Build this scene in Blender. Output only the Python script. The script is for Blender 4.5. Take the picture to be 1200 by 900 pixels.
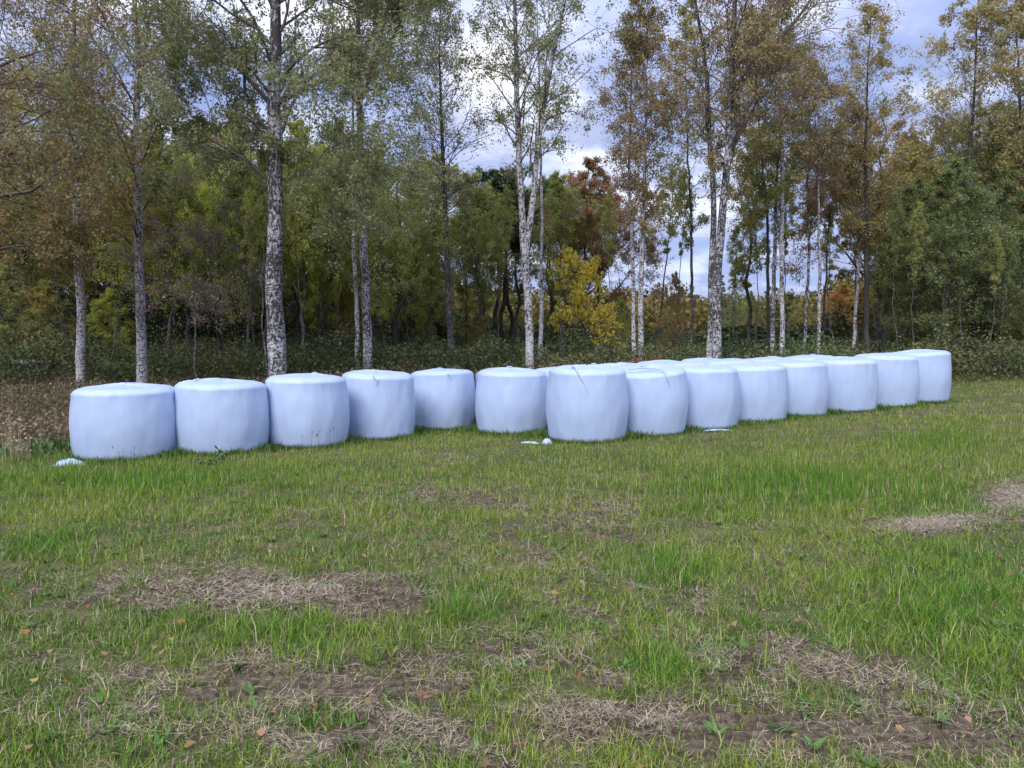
import bpy, bmesh, math, random
import numpy as np
from mathutils import Vector
R = math.radians
for o in list(bpy.data.objects): bpy.data.objects.remove(o)
SC = bpy.context.scene
COL = SC.collection
rng = np.random.default_rng(7)
random.seed(7)

# ------------------------------------------------------------------ camera
F = 880.0; HC = 1.6; PITCH = math.atan(55 / F)
cam = bpy.data.cameras.new('camera'); cam.sensor_width = 36; cam.lens = 36 * F / 1200; cam.clip_end = 3000; cam.clip_start = .05
camo = bpy.data.objects.new('camera', cam); COL.objects.link(camo)
camo.location = (0, 0, HC); camo.rotation_euler = (math.pi / 2 - PITCH, 0, 0)
SC.camera = camo
SC.view_settings.view_transform = 'Standard'; SC.view_settings.look = 'None'
SC.view_settings.exposure = 1.0; SC.view_settings.gamma = 1
SC.render.film_transparent = False
SC.cycles.max_bounces = 6; SC.cycles.diffuse_bounces = 3; SC.cycles.transmission_bounces = 3; SC.cycles.transparent_max_bounces = 4
SC.cycles.use_denoising = True
SUN_AZ = R(200); SUN_EL = R(40)        # azimuth from +Y towards +X
SD = (math.sin(SUN_AZ) * math.cos(SUN_EL), math.cos(SUN_AZ) * math.cos(SUN_EL), math.sin(SUN_EL))
SG = (math.sin(R(-2)) * math.cos(R(18.5)), math.cos(R(-2)) * math.cos(R(18.5)), math.sin(R(18.5)))

# ------------------------------------------------------------------ node helper
class NT:
    def __init__(s, nt): s.nt = nt; s.nt.nodes.clear()
    def n(s, t, ins=None, **kw):
        nd = s.nt.nodes.new(t)
        for k, v in kw.items(): setattr(nd, k, v)
        for k, v in (ins or {}).items():
            if isinstance(v, tuple) and len(v) == 2 and hasattr(v[0], 'outputs'): s.nt.links.new(v[0].outputs[v[1]], nd.inputs[k])
            elif hasattr(v, 'outputs'): s.nt.links.new(v.outputs[0], nd.inputs[k])
            else: nd.inputs[k].default_value = v
        return nd
    def ramp(s, fac, stops, interp='LINEAR'):
        nd = s.nt.nodes.new('ShaderNodeValToRGB'); cr = nd.color_ramp; cr.interpolation = interp
        while len(cr.elements) < len(stops): cr.elements.new(.5)
        for e, (p, c) in zip(cr.elements, stops): e.position = p; e.color = c if len(c) == 4 else (*c, 1)
        s.nt.links.new(fac.outputs[0] if hasattr(fac, 'outputs') else fac[0].outputs[fac[1]], nd.inputs[0]); return nd
    def math(s, op, a, b=None, clamp=False):
        i = {0: a}
        if b is not None: i[1] = b
        return s.n('ShaderNodeMath', i, operation=op, use_clamp=clamp)
    def mix(s, f, a, b, bt='MIX'):
        nd = s.n('ShaderNodeMix', data_type='RGBA', blend_type=bt)
        for idx, v in ((0, f), (6, a), (7, b)):
            if isinstance(v, tuple) and len(v) == 2 and hasattr(v[0], 'outputs'): s.nt.links.new(v[0].outputs[v[1]], nd.inputs[idx])
            elif hasattr(v, 'outputs'): s.nt.links.new(v.outputs[2] if v.bl_idname == 'ShaderNodeMix' else v.outputs[0], nd.inputs[idx])
            else: nd.inputs[idx].default_value = v if not isinstance(v, tuple) or len(v) == 4 else (*v, 1)
        return nd

# ------------------------------------------------------------------ world: cloudy evening sky
w = bpy.data.worlds.new("World"); SC.world = w; w.use_nodes = True
N = NT(w.node_tree)
sky = N.n('ShaderNodeTexSky', sky_type='NISHITA', sun_disc=False, sun_elevation=SUN_EL, sun_rotation=SUN_AZ, air_density=1.0, dust_density=1.2, ozone_density=2.5)
tc = N.n('ShaderNodeTexCoord')
sep = N.n('ShaderNodeSeparateXYZ', {0: (tc, 'Generated')})
zz = N.math('ADD', (sep, 2), .22); zz = N.math('MAXIMUM', zz, .05)
cx = N.math('DIVIDE', (sep, 0), zz); cy = N.math('DIVIDE', (sep, 1), zz)
cv = N.n('ShaderNodeCombineXYZ', {0: cx, 1: cy, 2: 3.4})
n1 = N.n('ShaderNodeTexNoise', {'Vector': cv, 'Scale': 1.5, 'Detail': 7.0, 'Roughness': .55, 'Distortion': .35})
cl = N.ramp(n1, [(.34, (0, 0, 0)), (.60, (1, 1, 1))])
n2 = N.n('ShaderNodeTexNoise', {'Vector': cv, 'Scale': 3.1, 'Detail': 5.0, 'Roughness': .6})
shade = N.ramp(n2, [(.33, (.23, .27, .46)), (.52, (.33, .38, .58)), (.66, (.66, .71, .84))])
skys = N.mix(1.0, sky, (.105, .105, .105), 'MULTIPLY')
blue = N.mix(.80, skys, (.19, .26, .53))
base = N.mix(cl, blue, shade)
dot = N.n('ShaderNodeVectorMath', {0: (tc, 'Generated'), 1: SG}, operation='DOT_PRODUCT')
g1 = N.math('POWER', N.math('MAXIMUM', (dot, 'Value'), 0.0), 900.0)
g2 = N.math('POWER', N.math('MAXIMUM', (dot, 'Value'), 0.0), 22.0)
gl = N.math('ADD', N.math('MULTIPLY', g1, 1.0), N.math('MULTIPLY', g2, .10))
tot = N.mix(gl, base, (.80, .83, .90), 'MIX')
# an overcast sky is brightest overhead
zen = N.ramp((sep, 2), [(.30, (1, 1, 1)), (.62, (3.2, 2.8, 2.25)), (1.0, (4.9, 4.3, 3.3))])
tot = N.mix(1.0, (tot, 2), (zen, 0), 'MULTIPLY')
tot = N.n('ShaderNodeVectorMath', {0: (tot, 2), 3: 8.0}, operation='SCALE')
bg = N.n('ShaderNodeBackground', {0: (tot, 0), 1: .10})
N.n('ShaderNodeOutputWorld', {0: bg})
sl = bpy.data.lights.new('sun', 'SUN'); sl.energy = 1.5; sl.angle = R(30); sl.color = (1, .95, .86)
so = bpy.data.objects.new('sun', sl); COL.objects.link(so); so.location = (0, 60, 60)
so.rotation_euler = Vector(SD).to_track_quat('Z', 'Y').to_euler()

# ------------------------------------------------------------------ helpers
def wp(px, py, Y):
    cyp = (450 - py) / F
    f = math.cos(PITCH) + cyp * math.sin(PITCH); u = -math.sin(PITCH) + cyp * math.cos(PITCH)
    k = Y / f
    return ((px - 600) / F * k, Y, HC + u * k)
def xat(px, Y): return wp(px, 400, Y)[0]
_tab = rng.random((256, 256))
def vn(x, y):
    xi = np.floor(x).astype(int); yi = np.floor(y).astype(int); fx = x - xi; fy = y - yi
    fx = fx * fx * (3 - 2 * fx); fy = fy * fy * (3 - 2 * fy)
    a = _tab[xi & 255, yi & 255]; b = _tab[(xi + 1) & 255, yi & 255]; c = _tab[xi & 255, (yi + 1) & 255]; d = _tab[(xi + 1) & 255, (yi + 1) & 255]
    return (a * (1 - fx) + b * fx) * (1 - fy) + (c * (1 - fx) + d * fx) * fy
def fbm(x, y, o=4, r=.5):
    s = 0; a = 1; t = 0
    for i in range(o):
        s = s + a * vn(x * 2 ** i + 17.3 * i, y * 2 ** i + 5.1 * i); t += a; a *= r
    return s / t
def tag(o, label=None, cat=None, group=None, kind=None):
    if label: o['label'] = label
    if cat: o['category'] = cat
    if group: o['group'] = group
    if kind: o['kind'] = kind
    return o
def empty(name, loc, rz=0):
    o = bpy.data.objects.new(name, None); COL.objects.link(o); o.location = loc; o.rotation_euler = (0, 0, rz); o.empty_display_size = .2; return o
def mesh(name, V, Fq, mat, parent=None, attrs=None, smooth=False, F3=None):
    """V (n,3); Fq (m,4) quads; F3 (k,3) triangles; attrs name -> per vertex float or (n,3) colour"""
    V = np.asarray(V, np.float32); me = bpy.data.meshes.new(name)
    Fq = np.asarray(Fq, np.int32).reshape(-1, 4); F3 = np.zeros((0, 3), np.int32) if F3 is None else np.asarray(F3, np.int32).reshape(-1, 3)
    me.vertices.add(len(V)); me.vertices.foreach_set('co', V.ravel())
    nl = Fq.size + F3.size; me.loops.add(nl); me.loops.foreach_set('vertex_index', np.concatenate([Fq.ravel(), F3.ravel()]))
    me.polygons.add(len(Fq) + len(F3))
    st = np.concatenate([np.arange(len(Fq)) * 4, Fq.size + np.arange(len(F3)) * 3]).astype(np.int32)
    me.polygons.foreach_set('loop_start', st)
    if smooth: me.polygons.foreach_set('use_smooth', np.ones(len(st), bool))
    for k, v in (attrs or {}).items():
        v = np.asarray(v, np.float32)
        if v.ndim == 1: a = me.attributes.new(k, 'FLOAT', 'POINT'); a.data.foreach_set('value', v)
        else:
            a = me.attributes.new(k, 'FLOAT_COLOR', 'POINT'); c = np.ones((len(v), 4), np.float32); c[:, :3] = v; a.data.foreach_set('color', c.ravel())
    me.update(calc_edges=True); me.validate()
    me.materials.append(mat)
    o = bpy.data.objects.new(name, me); COL.objects.link(o)
    if parent: o.parent = parent
    return o
def nrm(a): return a / np.maximum(np.linalg.norm(a, axis=-1, keepdims=True), 1e-9)
def tubes(P, rad, sides):
    """P (N,K,3), rad (N,K) -> verts, quads"""
    n, K, _ = P.shape
    T = np.gradient(P, axis=1); T = nrm(T)
    ref = np.where(np.abs(T[:, :1, 2:3]) > .8, np.array([1., 0, 0]), np.array([0, 0, 1.])); ref = np.broadcast_to(ref, T.shape)
    A = nrm(np.cross(T, ref)); B = np.cross(T, A)
    an = np.arange(sides) / sides * 2 * math.pi
    V = P[:, :, None] + rad[:, :, None, None] * (A[:, :, None] * np.cos(an)[None, None, :, None] + B[:, :, None] * np.sin(an)[None, None, :, None])
    idx = np.arange(n * K * sides).reshape(n, K, sides)
    a = idx[:, :-1]; b = idx[:, 1:]
    q = np.stack([a, np.roll(a, -1, 2), np.roll(b, -1, 2), b], -1)
    return V.reshape(-1, 3), q.reshape(-1, 4)
class Acc:
    def __init__(s): s.V = []; s.Q = []; s.n = 0; s.A = []
    def add(s, V, Q, a=None):
        s.V.append(V); s.Q.append(np.asarray(Q) + s.n); s.n += len(V)
        if a is not None: s.A.append(a)
    def get(s): return np.concatenate(s.V), np.concatenate(s.Q)
def leaves(C, size, r, flat=0.0, nrmdir=None, asp=.6):
    """diamond leaves at C; size (n,)"""
    n = len(C); a = nrm(r.normal(size=(n, 3))); b = nrm(r.normal(size=(n, 3)))
    a[:, 2] -= flat; a = nrm(a); b = nrm(np.cross(a, b)); c = np.cross(a, b)
    s = np.asarray(size).reshape(-1, 1)
    V = np.stack([C - a * s * .5, C + b * s * asp * .5 - a * s * .08, C + a * s * .5 + c * s * .1, C - b * s * asp * .5 - a * s * .08], 1)
    return V.reshape(-1, 3), np.arange(4 * n).reshape(n, 4)

# ------------------------------------------------------------------ materials
MATS = {}
def newmat(name):
    m = bpy.data.materials.new(name); m.use_nodes = True; return m, NT(m.node_tree)
def leafmat(name, attr_only=False, transl=.45, rough=.55):
    m, n = newmat(name)
    if attr_only:
        col = n.n('ShaderNodeAttribute', attribute_name='col'); cs = (col, 0)
    else:
        a = n.n('ShaderNodeAttribute', attribute_name='r')
        c1 = n.n('ShaderNodeAttribute', attribute_type='OBJECT', attribute_name='leaf_a')
        c2 = n.n('ShaderNodeAttribute', attribute_type='OBJECT', attribute_name='leaf_b')
        mx = n.mix((a, 'Fac'), (c1, 'Vector'), (c2, 'Vector')); cs = (mx, 2)
    p = n.n('ShaderNodeBsdfPrincipled', {'Base Color': cs, 'Roughness': rough, 'Specular IOR Level': .12})
    t = n.n('ShaderNodeBsdfTranslucent', {0: cs})
    mm = n.n('ShaderNodeMixShader', {0: transl, 1: p, 2: t})
    n.n('ShaderNodeOutputMaterial', {0: mm}); return m
LEAF = leafmat('leaf'); LEAFC = leafmat('leaf_by_colour', True, .3); GRASS = leafmat('grass_blade', True, .22, .75)
def barkmat(name, white, dark, amount, warm=(.20, .16, .13)):
    m, n = newmat(name)
    t = n.n('ShaderNodeTexCoord'); mp = n.n('ShaderNodeMapping', {0: (t, 'Object'), 'Scale': (7, 7, 46)})
    a = n.n('ShaderNodeTexNoise', {'Vector': mp, 'Scale': 1.0, 'Detail': 4.0, 'Roughness': .65})
    mp2 = n.n('ShaderNodeMapping', {0: (t, 'Object'), 'Scale': (7, 7, 3.2)})
    b = n.n('ShaderNodeTexNoise', {'Vector': mp2, 'Scale': 3.0, 'Detail': 6.0, 'Roughness': .7})
    mp3 = n.n('ShaderNodeMapping', {0: (t, 'Object'), 'Scale': (1, 1, .8)})
    c = n.n('ShaderNodeTexNoise', {'Vector': mp3, 'Scale': 1.3, 'Detail': 3.0})
    ra = n.ramp(a, [(.60 - amount * .12, (0, 0, 0)), (.66 - amount * .12, (1, 1, 1))])
    spz = n.n('ShaderNodeSeparateXYZ', {0: (t, 'Object')}); hi = n.n('ShaderNodeMapRange', {0: (spz, 2), 1: 5.0, 2: 11.0, 3: 0.0, 4: .10})
    thr = n.math('ADD', n.math('MULTIPLY', n.math('SUBTRACT', (c, 0), .5), .42), n.math('ADD', hi, .15))
    bb = n.math('ADD', (b, 0), thr)
    rb = n.ramp(bb, [(.75 - amount * .16, (0, 0, 0)), (.80 - amount * .16, (1, 1, 1))])
    mk = n.math('MAXIMUM', ra, rb)
    tint = n.mix(n.ramp(c, [(.35, (0, 0, 0)), (.7, (1, 1, 1))]), white, warm); tint2 = n.mix(.35, white, (tint, 2))
    col = n.mix(mk, (tint2, 2), dark)
    bp = n.n('ShaderNodeBump', {'Strength': .6, 'Distance': .02, 'Height': (n.math('MULTIPLY', mk, -1.0), 0)})
    p = n.n('ShaderNodeBsdfPrincipled', {'Base Color': (col, 2), 'Roughness': .8, 'Normal': bp})
    n.n('ShaderNodeOutputMaterial', {0: p}); return m
BARK = {'birch': barkmat('birch_bark', (.52, .52, .56), (.035, .032, .035), .45),
        'birch_rough': barkmat('rough_birch_bark', (.47, .47, .51), (.03, .028, .03), .72),
        'grey': barkmat('grey_bark', (.20, .19, .19), (.035, .03, .03), .8, (.12, .10, .08)),
        'dark': barkmat('dark_bark', (.075, .065, .06), (.02, .018, .018), .8, (.06, .05, .04))}
def plain(name, col, rough=.8, noise=.35, scale=8):
    m, n = newmat(name); t = n.n('ShaderNodeTexCoord')
    a = n.n('ShaderNodeTexNoise', {'Vector': (t, 'Object'), 'Scale': float(scale), 'Detail': 4.0})
    c = n.mix((a, 0), tuple(v * (1 - noise) for v in col), tuple(min(1, v * (1 + noise)) for v in col))
    p = n.n('ShaderNodeBsdfPrincipled', {'Base Color': (c, 2), 'Roughness': rough}); n.n('ShaderNodeOutputMaterial', {0: p}); return m
TWIG = plain('twig_bark', (.085, .068, .066)); TWIGG = plain('grey_twig_bark', (.11, .10, .10))

# bale film
m, n = newmat('stretch_film'); t = n.n('ShaderNodeTexCoord')
mp = n.n('ShaderNodeMapping', {0: (t, 'Object'), 'Scale': (9, 9, .9)})
a = n.n('ShaderNodeTexNoise', {'Vector': mp, 'Scale': 1.4, 'Detail': 5.0, 'Roughness': .6})
b = n.n('ShaderNodeTexNoise', {'Vector': (t, 'Object'), 'Scale': 1.7, 'Detail': 3.0})
d = n.n('ShaderNodeTexNoise', {'Vector': (t, 'Object'), 'Scale': 26.0, 'Detail': 2.0})
geo = n.n('ShaderNodeNewGeometry'); sp = n.n('ShaderNodeSeparateXYZ', {0: (geo, 'Normal')}); so_ = n.n('ShaderNodeSeparateXYZ', {0: (t, 'Object')})
c = n.mix(n.ramp(a, [(.35, (0, 0, 0)), (.7, (1, 1, 1))]), (.325, .42, .615), (.355, .45, .645))
c = n.mix(n.ramp(b, [(.3, (0, 0, 0)), (.75, (1, 1, 1))]), (c, 2), (.375, .465, .655))
# dirt specks lying on the top and a mud-splashed foot
spk = n.ramp(d, [(.71, (0, 0, 0)), (.75, (1, 1, 1))]); up = n.ramp((sp, 2), [(.6, (0, 0, 0)), (.8, (1, 1, 1))])
c = n.mix(n.math('MULTIPLY', spk, up), (c, 2), (.20, .17, .15))
foot = n.math('MULTIPLY', n.ramp((so_, 2), [(.02, (1, 1, 1)), (.17, (0, 0, 0))]), n.ramp(a, [(.45, (0, 0, 0)), (.65, (1, 1, 1))]))
c = n.mix(n.math('MULTIPLY', foot, .35), (c, 2), (.28, .31, .27))
mpb = n.n('ShaderNodeMapping', {0: (t, 'Object'), 'Scale': (16, 16, 1.1), 'Rotation': (.12, .10, 0)})
a2 = n.n('ShaderNodeTexNoise', {'Vector': mpb, 'Scale': 1.3, 'Detail': 3.0}); rdg = n.ramp(a2, [(.46, (0, 0, 0)), (.50, (1, 1, 1)), (.54, (0, 0, 0))])
hh_ = n.math('ADD', (a, 0), n.math('MULTIPLY', rdg, .35))
bm_ = n.n('ShaderNodeBump', {'Strength': .17, 'Distance': .03, 'Height': hh_})
p = n.n('ShaderNodeBsdfPrincipled', {'Base Color': (c, 2), 'Roughness': .42, 'Specular IOR Level': .4, 'Normal': bm_, 'Subsurface Weight': .06, 'Subsurface Radius': (.05, .05, .06)})
n.n('ShaderNodeOutputMaterial', {0: p}); FILM = m

# ------------------------------------------------------------------ terrain
# bales: left px, right px, bottom px, top-front px, diameter
BL = [(81, 210, 541, 455, 1.40), (201, 314, 529, 448, 1.34), (308, 408, 522, 441, 1.30), (398, 487, 514, 437, 1.30), (478, 557, 503, 434, 1.30),
      (557, 642, 507, 433, 1.30), (640, 736, 515, 430, 1.30)]
bales = []
for (l, r, bpx, tpx, D) in BL:
    cpx = (l + r) / 2; cs = math.cos(math.atan((cpx - 600) / F)); Y = D * F / ((r - l) * cs)
    x = xat(cpx, Y); zb = wp(cpx, bpx, Y - D / 2)[2]; zt = wp(cpx, tpx, Y - D / 2 + .06)[2]
    bales.append([x, Y, zb, D, zt - zb])
EDGE = [736, 806, 868, 924, 972, 1030, 1078, 1115]; BOT = [515, 505, 500, 490, 483, 479, 474, 468]; TOP = [430, 432, 430, 427, 424, 420, 415, 411]
x0, y0 = bales[6][0], bales[6][1]
for i in range(1, 8):
    x = x0 + 1.13 * i; y = y0 + .66 * i; D = 1.30
    # slide the bale along its line until its right side meets the measured edge
    for _ in range(30):
        th = math.atan2(x, y); rr = math.hypot(x, y); e = 600 + F * math.tan(th + math.asin(D / 2 / rr))
        x += (EDGE[i] - e) / F * y * .6
    bales.append([x, y, wp(EDGE[i] - 30, BOT[i], y - D / 2)[2], D, wp(EDGE[i] - 30, TOP[i], y - D / 2 + .06)[2] - wp(EDGE[i] - 30, BOT[i], y - D / 2)[2]])
ctrl = [(b[0], b[1] - b[3] / 2, b[2] - .085) for b in bales] + [(0, 1, 0), (-4, 4, -.01), (4, 4, 0), (0, 7, -.02), (6, 8, 0), (-6, 7, -.07), (9, 11, .08), (14, 16, .2), (22, 27, .22), (-14, 12, -.16), (-12, 20, .1), (-3, 22, .1), (6, 24, .15), (16, 32, .25), (-20, 30, .1)]
CT = np.array(ctrl)
def gz(x, y):
    x = np.asarray(x, float); y = np.asarray(y, float); s = np.full(x.shape, .0); wsum = np.full(x.shape, 1e-3)
    for cx_, cy_, cz_ in CT:
        sg = .95 if 9 < cy_ < 18 and abs(cx_) < 10 else 3.5
        ww = np.exp(-((x - cx_) ** 2 + (y - cy_) ** 2) / (2 * sg * sg)); s += ww * cz_; wsum += ww
    return s / wsum
def ppx(x, y):      # where flat ground projects in the photograph, used only to lay the bare patches out on the ground
    yy = np.maximum(y, .6)
    return 600 + F * x / yy, 395 + F * HC / yy
PATCH = [(270, 700, 190, 26, 1.0), (430, 705, 70, 20, .9), (370, 812, 170, 26, .95), (430, 885, 150, 30, .7), (900, 790, 150, 30, .75), (1050, 800, 110, 26, .55), (760, 862, 250, 22, .8), (1000, 868, 240, 22, .8),
         (545, 585, 110, 16, .6), (690, 605, 80, 22, .75), (600, 680, 90, 30, .3), (1092, 622, 60, 11, 1.5), (1195, 590, 34, 22, 1.5), (880, 655, 90, 18, .5), (120, 870, 120, 40, .4),
         (480, 535, 90, 8, .45), (330, 605, 70, 10, .55), (830, 705, 60, 14, .6), (620, 780, 90, 30, .35)]
LUSH = [(950, 570, 160, 26), (150, 560, 220, 22), (800, 670, 60, 20), (560, 720, 60, 26), (770, 790, 50, 30), (1130, 720, 150, 70), (60, 640, 60, 20), (300, 745, 120, 22), (1100, 520, 60, 12)]
def bare(x, y):
    px, py = ppx(x, y); s = np.zeros(np.shape(x))
    for (a, b, c, d, k) in PATCH: s = s + k * np.exp(-(((px - a) / c) ** 2 + ((py - b) / d) ** 2))
    s = s * (.55 + .9 * fbm(x * 2.2 + 3, y * 2.2, 3)) + .55 * (fbm(x * 1.1 + 40, y * 1.1 + 9, 4, .6) - .50)
    s = s * .8 + .95 * (fbm(x * 6.3, y * 7.1, 3, .65) - .52) + .10 * np.clip((7 - y) / 4, 0, 1)
    for (a, b, c, d) in LUSH: s = s - .45 * np.exp(-(((px - a) / c) ** 2 + ((py - b) / d) ** 2))
    return np.clip(s * 1.6 - .05, 0, 1)
def lush(x, y):
    px, py = ppx(x, y); s = np.zeros(np.shape(x))
    for (a, b, c, d) in LUSH: s = s + np.exp(-(((px - a) / c) ** 2 + ((py - b) / d) ** 2))
    return np.clip(s, 0, 1)
# edge between mown field and rough ground: runs behind the bales and out to both sides
EX = np.array([-60, -12, -7.6, -4.4, -3.0, -1.2, 1.5, 8, 10.2, 13, 18, 26, 60]); EY = np.array([9, 10.3, 10.9, 12.3, 13.9, 15.4, 16.0, 19.2, 21.5, 26, 29.5, 30.5, 31])
def edge(x): return np.interp(x, EX, EY)
rows = np.concatenate([[-400, -80, -20, -5, 0, .8], np.geomspace(1.6, 2.69, 110), np.linspace(2.70, 3.68, 330), np.geomspace(3.69, 12, 380), np.geomspace(12.1, 42, 170), [50, 65, 90, 140, 250, 500, 1200]])
u = np.linspace(-1, 1, 481)
Yg, Ug = np.meshgrid(rows, u, indexing='ij')
half = np.maximum(np.abs(Yg), 1.6) * .85 + 1.2
Xg = half * Ug
for off in (1200., 120., 30.):
    pass
extra = [30., 150., 1200.]
Xl = np.stack([-half[:, 0] - e for e in extra[::-1]], 1); Xr = np.stack([half[:, 0] + e for e in extra], 1)
Xg = np.concatenate([Xl, Xg, Xr], 1); Yg = np.concatenate([np.repeat(rows[:, None], 3, 1), Yg, np.repeat(rows[:, None], 3, 1)], 1)
Bg = bare(Xg, Yg); near = np.clip((13 - Yg) / 6, 0, 1) * (Yg > 1)
Z = gz(Xg, Yg)
clod = (fbm(Xg * 14, Yg * 14, 3, .6) - .5) * .085 + (fbm(Xg * 3, Yg * 3, 2) - .5) * .05
clod = clod + np.clip(fbm(Xg * 22 + 9, Yg * 22, 2) - .62, 0, 1) * .09
# tyre lug ridges in two wheel tracks crossing the near ground
def track(x, y):
    c1 = 3.36 - .02 * x + .03 * np.sin(x * 1.3); c2 = 2.97 - .04 * (x - 1)
    m1 = np.exp(-((y - c1) / .20) ** 4) * np.clip((1 - np.abs(x + .95) / .85) * 2.5, 0, 1)
    m2 = np.exp(-((y - c2) / .20) ** 4) * np.clip((x + .1) / .4, 0, 1) * np.clip((2.3 - x) / .4, 0, 1)
    return np.clip((m1 + m2) * np.clip((fbm(x * 2.2 + 8, y * 5 + 3, 3) - .34) * 5, 0, 1), 0, 1)
TK = track(Xg, Yg)
_ph = (Yg + .012 * np.sin(Xg * 7) + .05 * (fbm(Xg * 2, Yg * 3, 2) - .5) - .07 * Xg) / .064
_fr = (_ph - np.round(_ph)) * 2
ridge = -.055 * np.exp(-(_fr / .46) ** 2) * (.55 + .9 * fbm(Xg * 2.5, Yg * 1.5, 2)) - .004 + .012 * (fbm(Xg * 30, Yg * 30, 2) - .5)
Z = Z + near * (.25 + .75 * Bg) * clod * (1 - .75 * TK) + TK * ridge
nr, nc = Xg.shape; idx = np.arange(nr * nc).reshape(nr, nc)
Q = np.stack([idx[:-1, :-1], idx[:-1, 1:], idx[1:, 1:], idx[1:, :-1]], -1).reshape(-1, 4)
rough = 1 / (1 + np.exp(-(Yg - edge(Xg)) / .25))
m, n = newmat('field_ground'); t = n.n('ShaderNodeTexCoord')
ab = n.n('ShaderNodeAttribute', attribute_name='bare'); ar = n.n('ShaderNodeAttribute', attribute_name='rough')
a = n.n('ShaderNodeTexNoise', {'Vector': (t, 'Object'), 'Scale': 30.0, 'Detail': 6.0, 'Roughness': .7})
b = n.n('ShaderNodeTexNoise', {'Vector': (t, 'Object'), 'Scale': 3.0, 'Detail': 5.0})
soil = n.ramp(a, [(.32, (.028, .023, .016)), (.5, (.088, .069, .047)), (.72, (.26, .21, .145))])
atk = n.n('ShaderNodeAttribute', attribute_name='track')
soil = n.mix((atk, 'Fac'), soil, n.ramp(a, [(.32, (.028, .023, .017)), (.5, (.08, .065, .048)), (.72, (.17, .138, .10))]))
soil = n.n('ShaderNodeVectorMath', {0: (soil, 2)}, operation='ADD')
turf = n.ramp(a, [(.3, (.035, .04, .018)), (.6, (.09, .105, .035)), (.8, (.20, .19, .09))])
tur2 = n.mix(n.ramp(b, [(.4, (0, 0, 0)), (.65, (1, 1, 1))]), turf, (.14, .12, .06))
c = n.mix(n.ramp((ab, 'Fac'), [(.15, (0, 0, 0)), (.5, (1, 1, 1))]), (tur2, 2), soil)
lit = n.ramp(a, [(.3, (.035, .024, .016)), (.6, (.085, .055, .035)), (.8, (.14, .10, .06))])
c = n.mix((ar, 'Fac'), (c, 2), lit)
bp = n.n('ShaderNodeBump', {'Strength': n.math('SUBTRACT', 1.0, n.math('MULTIPLY', (atk, 'Fac'), .85)), 'Distance': .04, 'Height': (a, 0)})
p = n.n('ShaderNodeBsdfPrincipled', {'Base Color': (c, 2), 'Roughness': .92, 'Specular IOR Level': .15, 'Normal': bp}); n.n('ShaderNodeOutputMaterial', {0: p})
ground = mesh('ground', np.stack([Xg, Yg, Z], -1).reshape(-1, 3), Q, m, None, {'bare': np.clip(Bg + TK, 0, 1).ravel(), 'rough': rough.ravel(), 'track': TK.ravel()}, smooth=True)
tag(ground, kind='structure')

# ------------------------------------------------------------------ grass and litter
BC = np.array([(b[0], b[1], b[3] / 2) for b in bales])
def inside_bale(x, y, k=.93):
    s = np.zeros(x.shape, bool)
    for (a, b, r) in BC: s |= (x - a) ** 2 + (y - b) ** 2 < (r * k) ** 2
    return s
def near_bale(x, y):
    s = np.full(x.shape, 9.)
    for (a, b, r) in BC: s = np.minimum(s, np.hypot(x - a, y - b) - r)
    return s
def sampleY(n, y0, y1, power, mx=.80, off=.9):
    # density falls as Y^-power
    u_ = rng.random(n); e = 2 - power
    Y = (y0 ** e + u_ * (y1 ** e - y0 ** e)) ** (1 / e) if abs(e) > 1e-6 else y0 * (y1 / y0) ** u_
    X = (rng.random(n) * 2 - 1) * (Y * mx + off); return X, Y
def blades(x, y, z0, h, wd, bend, lay, seg):
    """curved blades; lay: 0 upright .. 1 flat"""
    n_ = len(x); az = rng.random(n_) * 2 * math.pi; d = np.stack([np.cos(az), np.sin(az), np.zeros(n_)], 1)
    sd = np.stack([-np.sin(az + rng.normal(0, .5, n_)), np.cos(az), np.zeros(n_)], 1); sd = nrm(sd)
    P0 = np.stack([x, y, z0], 1); P = [P0]; up = np.array([0, 0, 1.])
    ang = lay
    for k in range(seg):
        dirv = d * np.sin(ang)[:, None] + up * np.cos(ang)[:, None]; P.append(P[-1] + dirv * (h / seg)[:, None]); ang = ang + bend / seg
    wk = [1, .75, .12] if seg == 2 else [1, .12]
    V = []
    for k, pp in enumerate(P): V += [pp - sd * (wd * wk[k] / 2)[:, None], pp + sd * (wd * wk[k] / 2)[:, None]]
    V = np.stack(V, 1); kk = 2 * (seg + 1); b0 = (np.arange(n_) * kk)[:, None]
    Qs = [np.concatenate([b0 + 2 * k, b0 + 2 * k + 1, b0 + 2 * k + 3, b0 + 2 * k + 2], 1) for k in range(seg)]
    return V.reshape(-1, 3), np.stack(Qs, 1).reshape(-1, 4), kk
def grasscol(x, y, n_):
    g = np.clip((fbm(x * 1.3 + 5, y * 1.3 + 70, 4, .6)[:, None] - .5) * 2.6 + .5, 0, 1); L = lush(x, y)[:, None]
    c = np.array([.205, .275, .045]) * (1 - g) + np.array([.085, .180, .030]) * g
    c = c * (1 - L) + L * np.array([.095, .21, .032])
    far = np.clip((y - 8) / 6, 0, 1)[:, None]; c = c * (1 - far * .45) + far * .45 * np.array([.17, .225, .050])
    r_ = rng.random((n_, 1)); dry = (r_ < .05 + .10 * (1 - L)); c = c * (.45 + 1.1 * rng.random((n_, 1)))
    dc = np.array([.42, .36, .22]) * (.5 + .7 * rng.random((n_, 1)))
    yl = (r_ > .90); c = np.where(yl, np.array([.30, .32, .07]), c)
    c = c * np.array([.87, .93, .72]); return np.where(dry, dc, c)
AV, AQ, AC, na = [], [], [], 0
def push(V, Qs, kk, col):
    global na
    AV.append(V); AQ.append(Qs + na); AC.append(np.repeat(col, kk, 0)); na += len(V)
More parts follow.
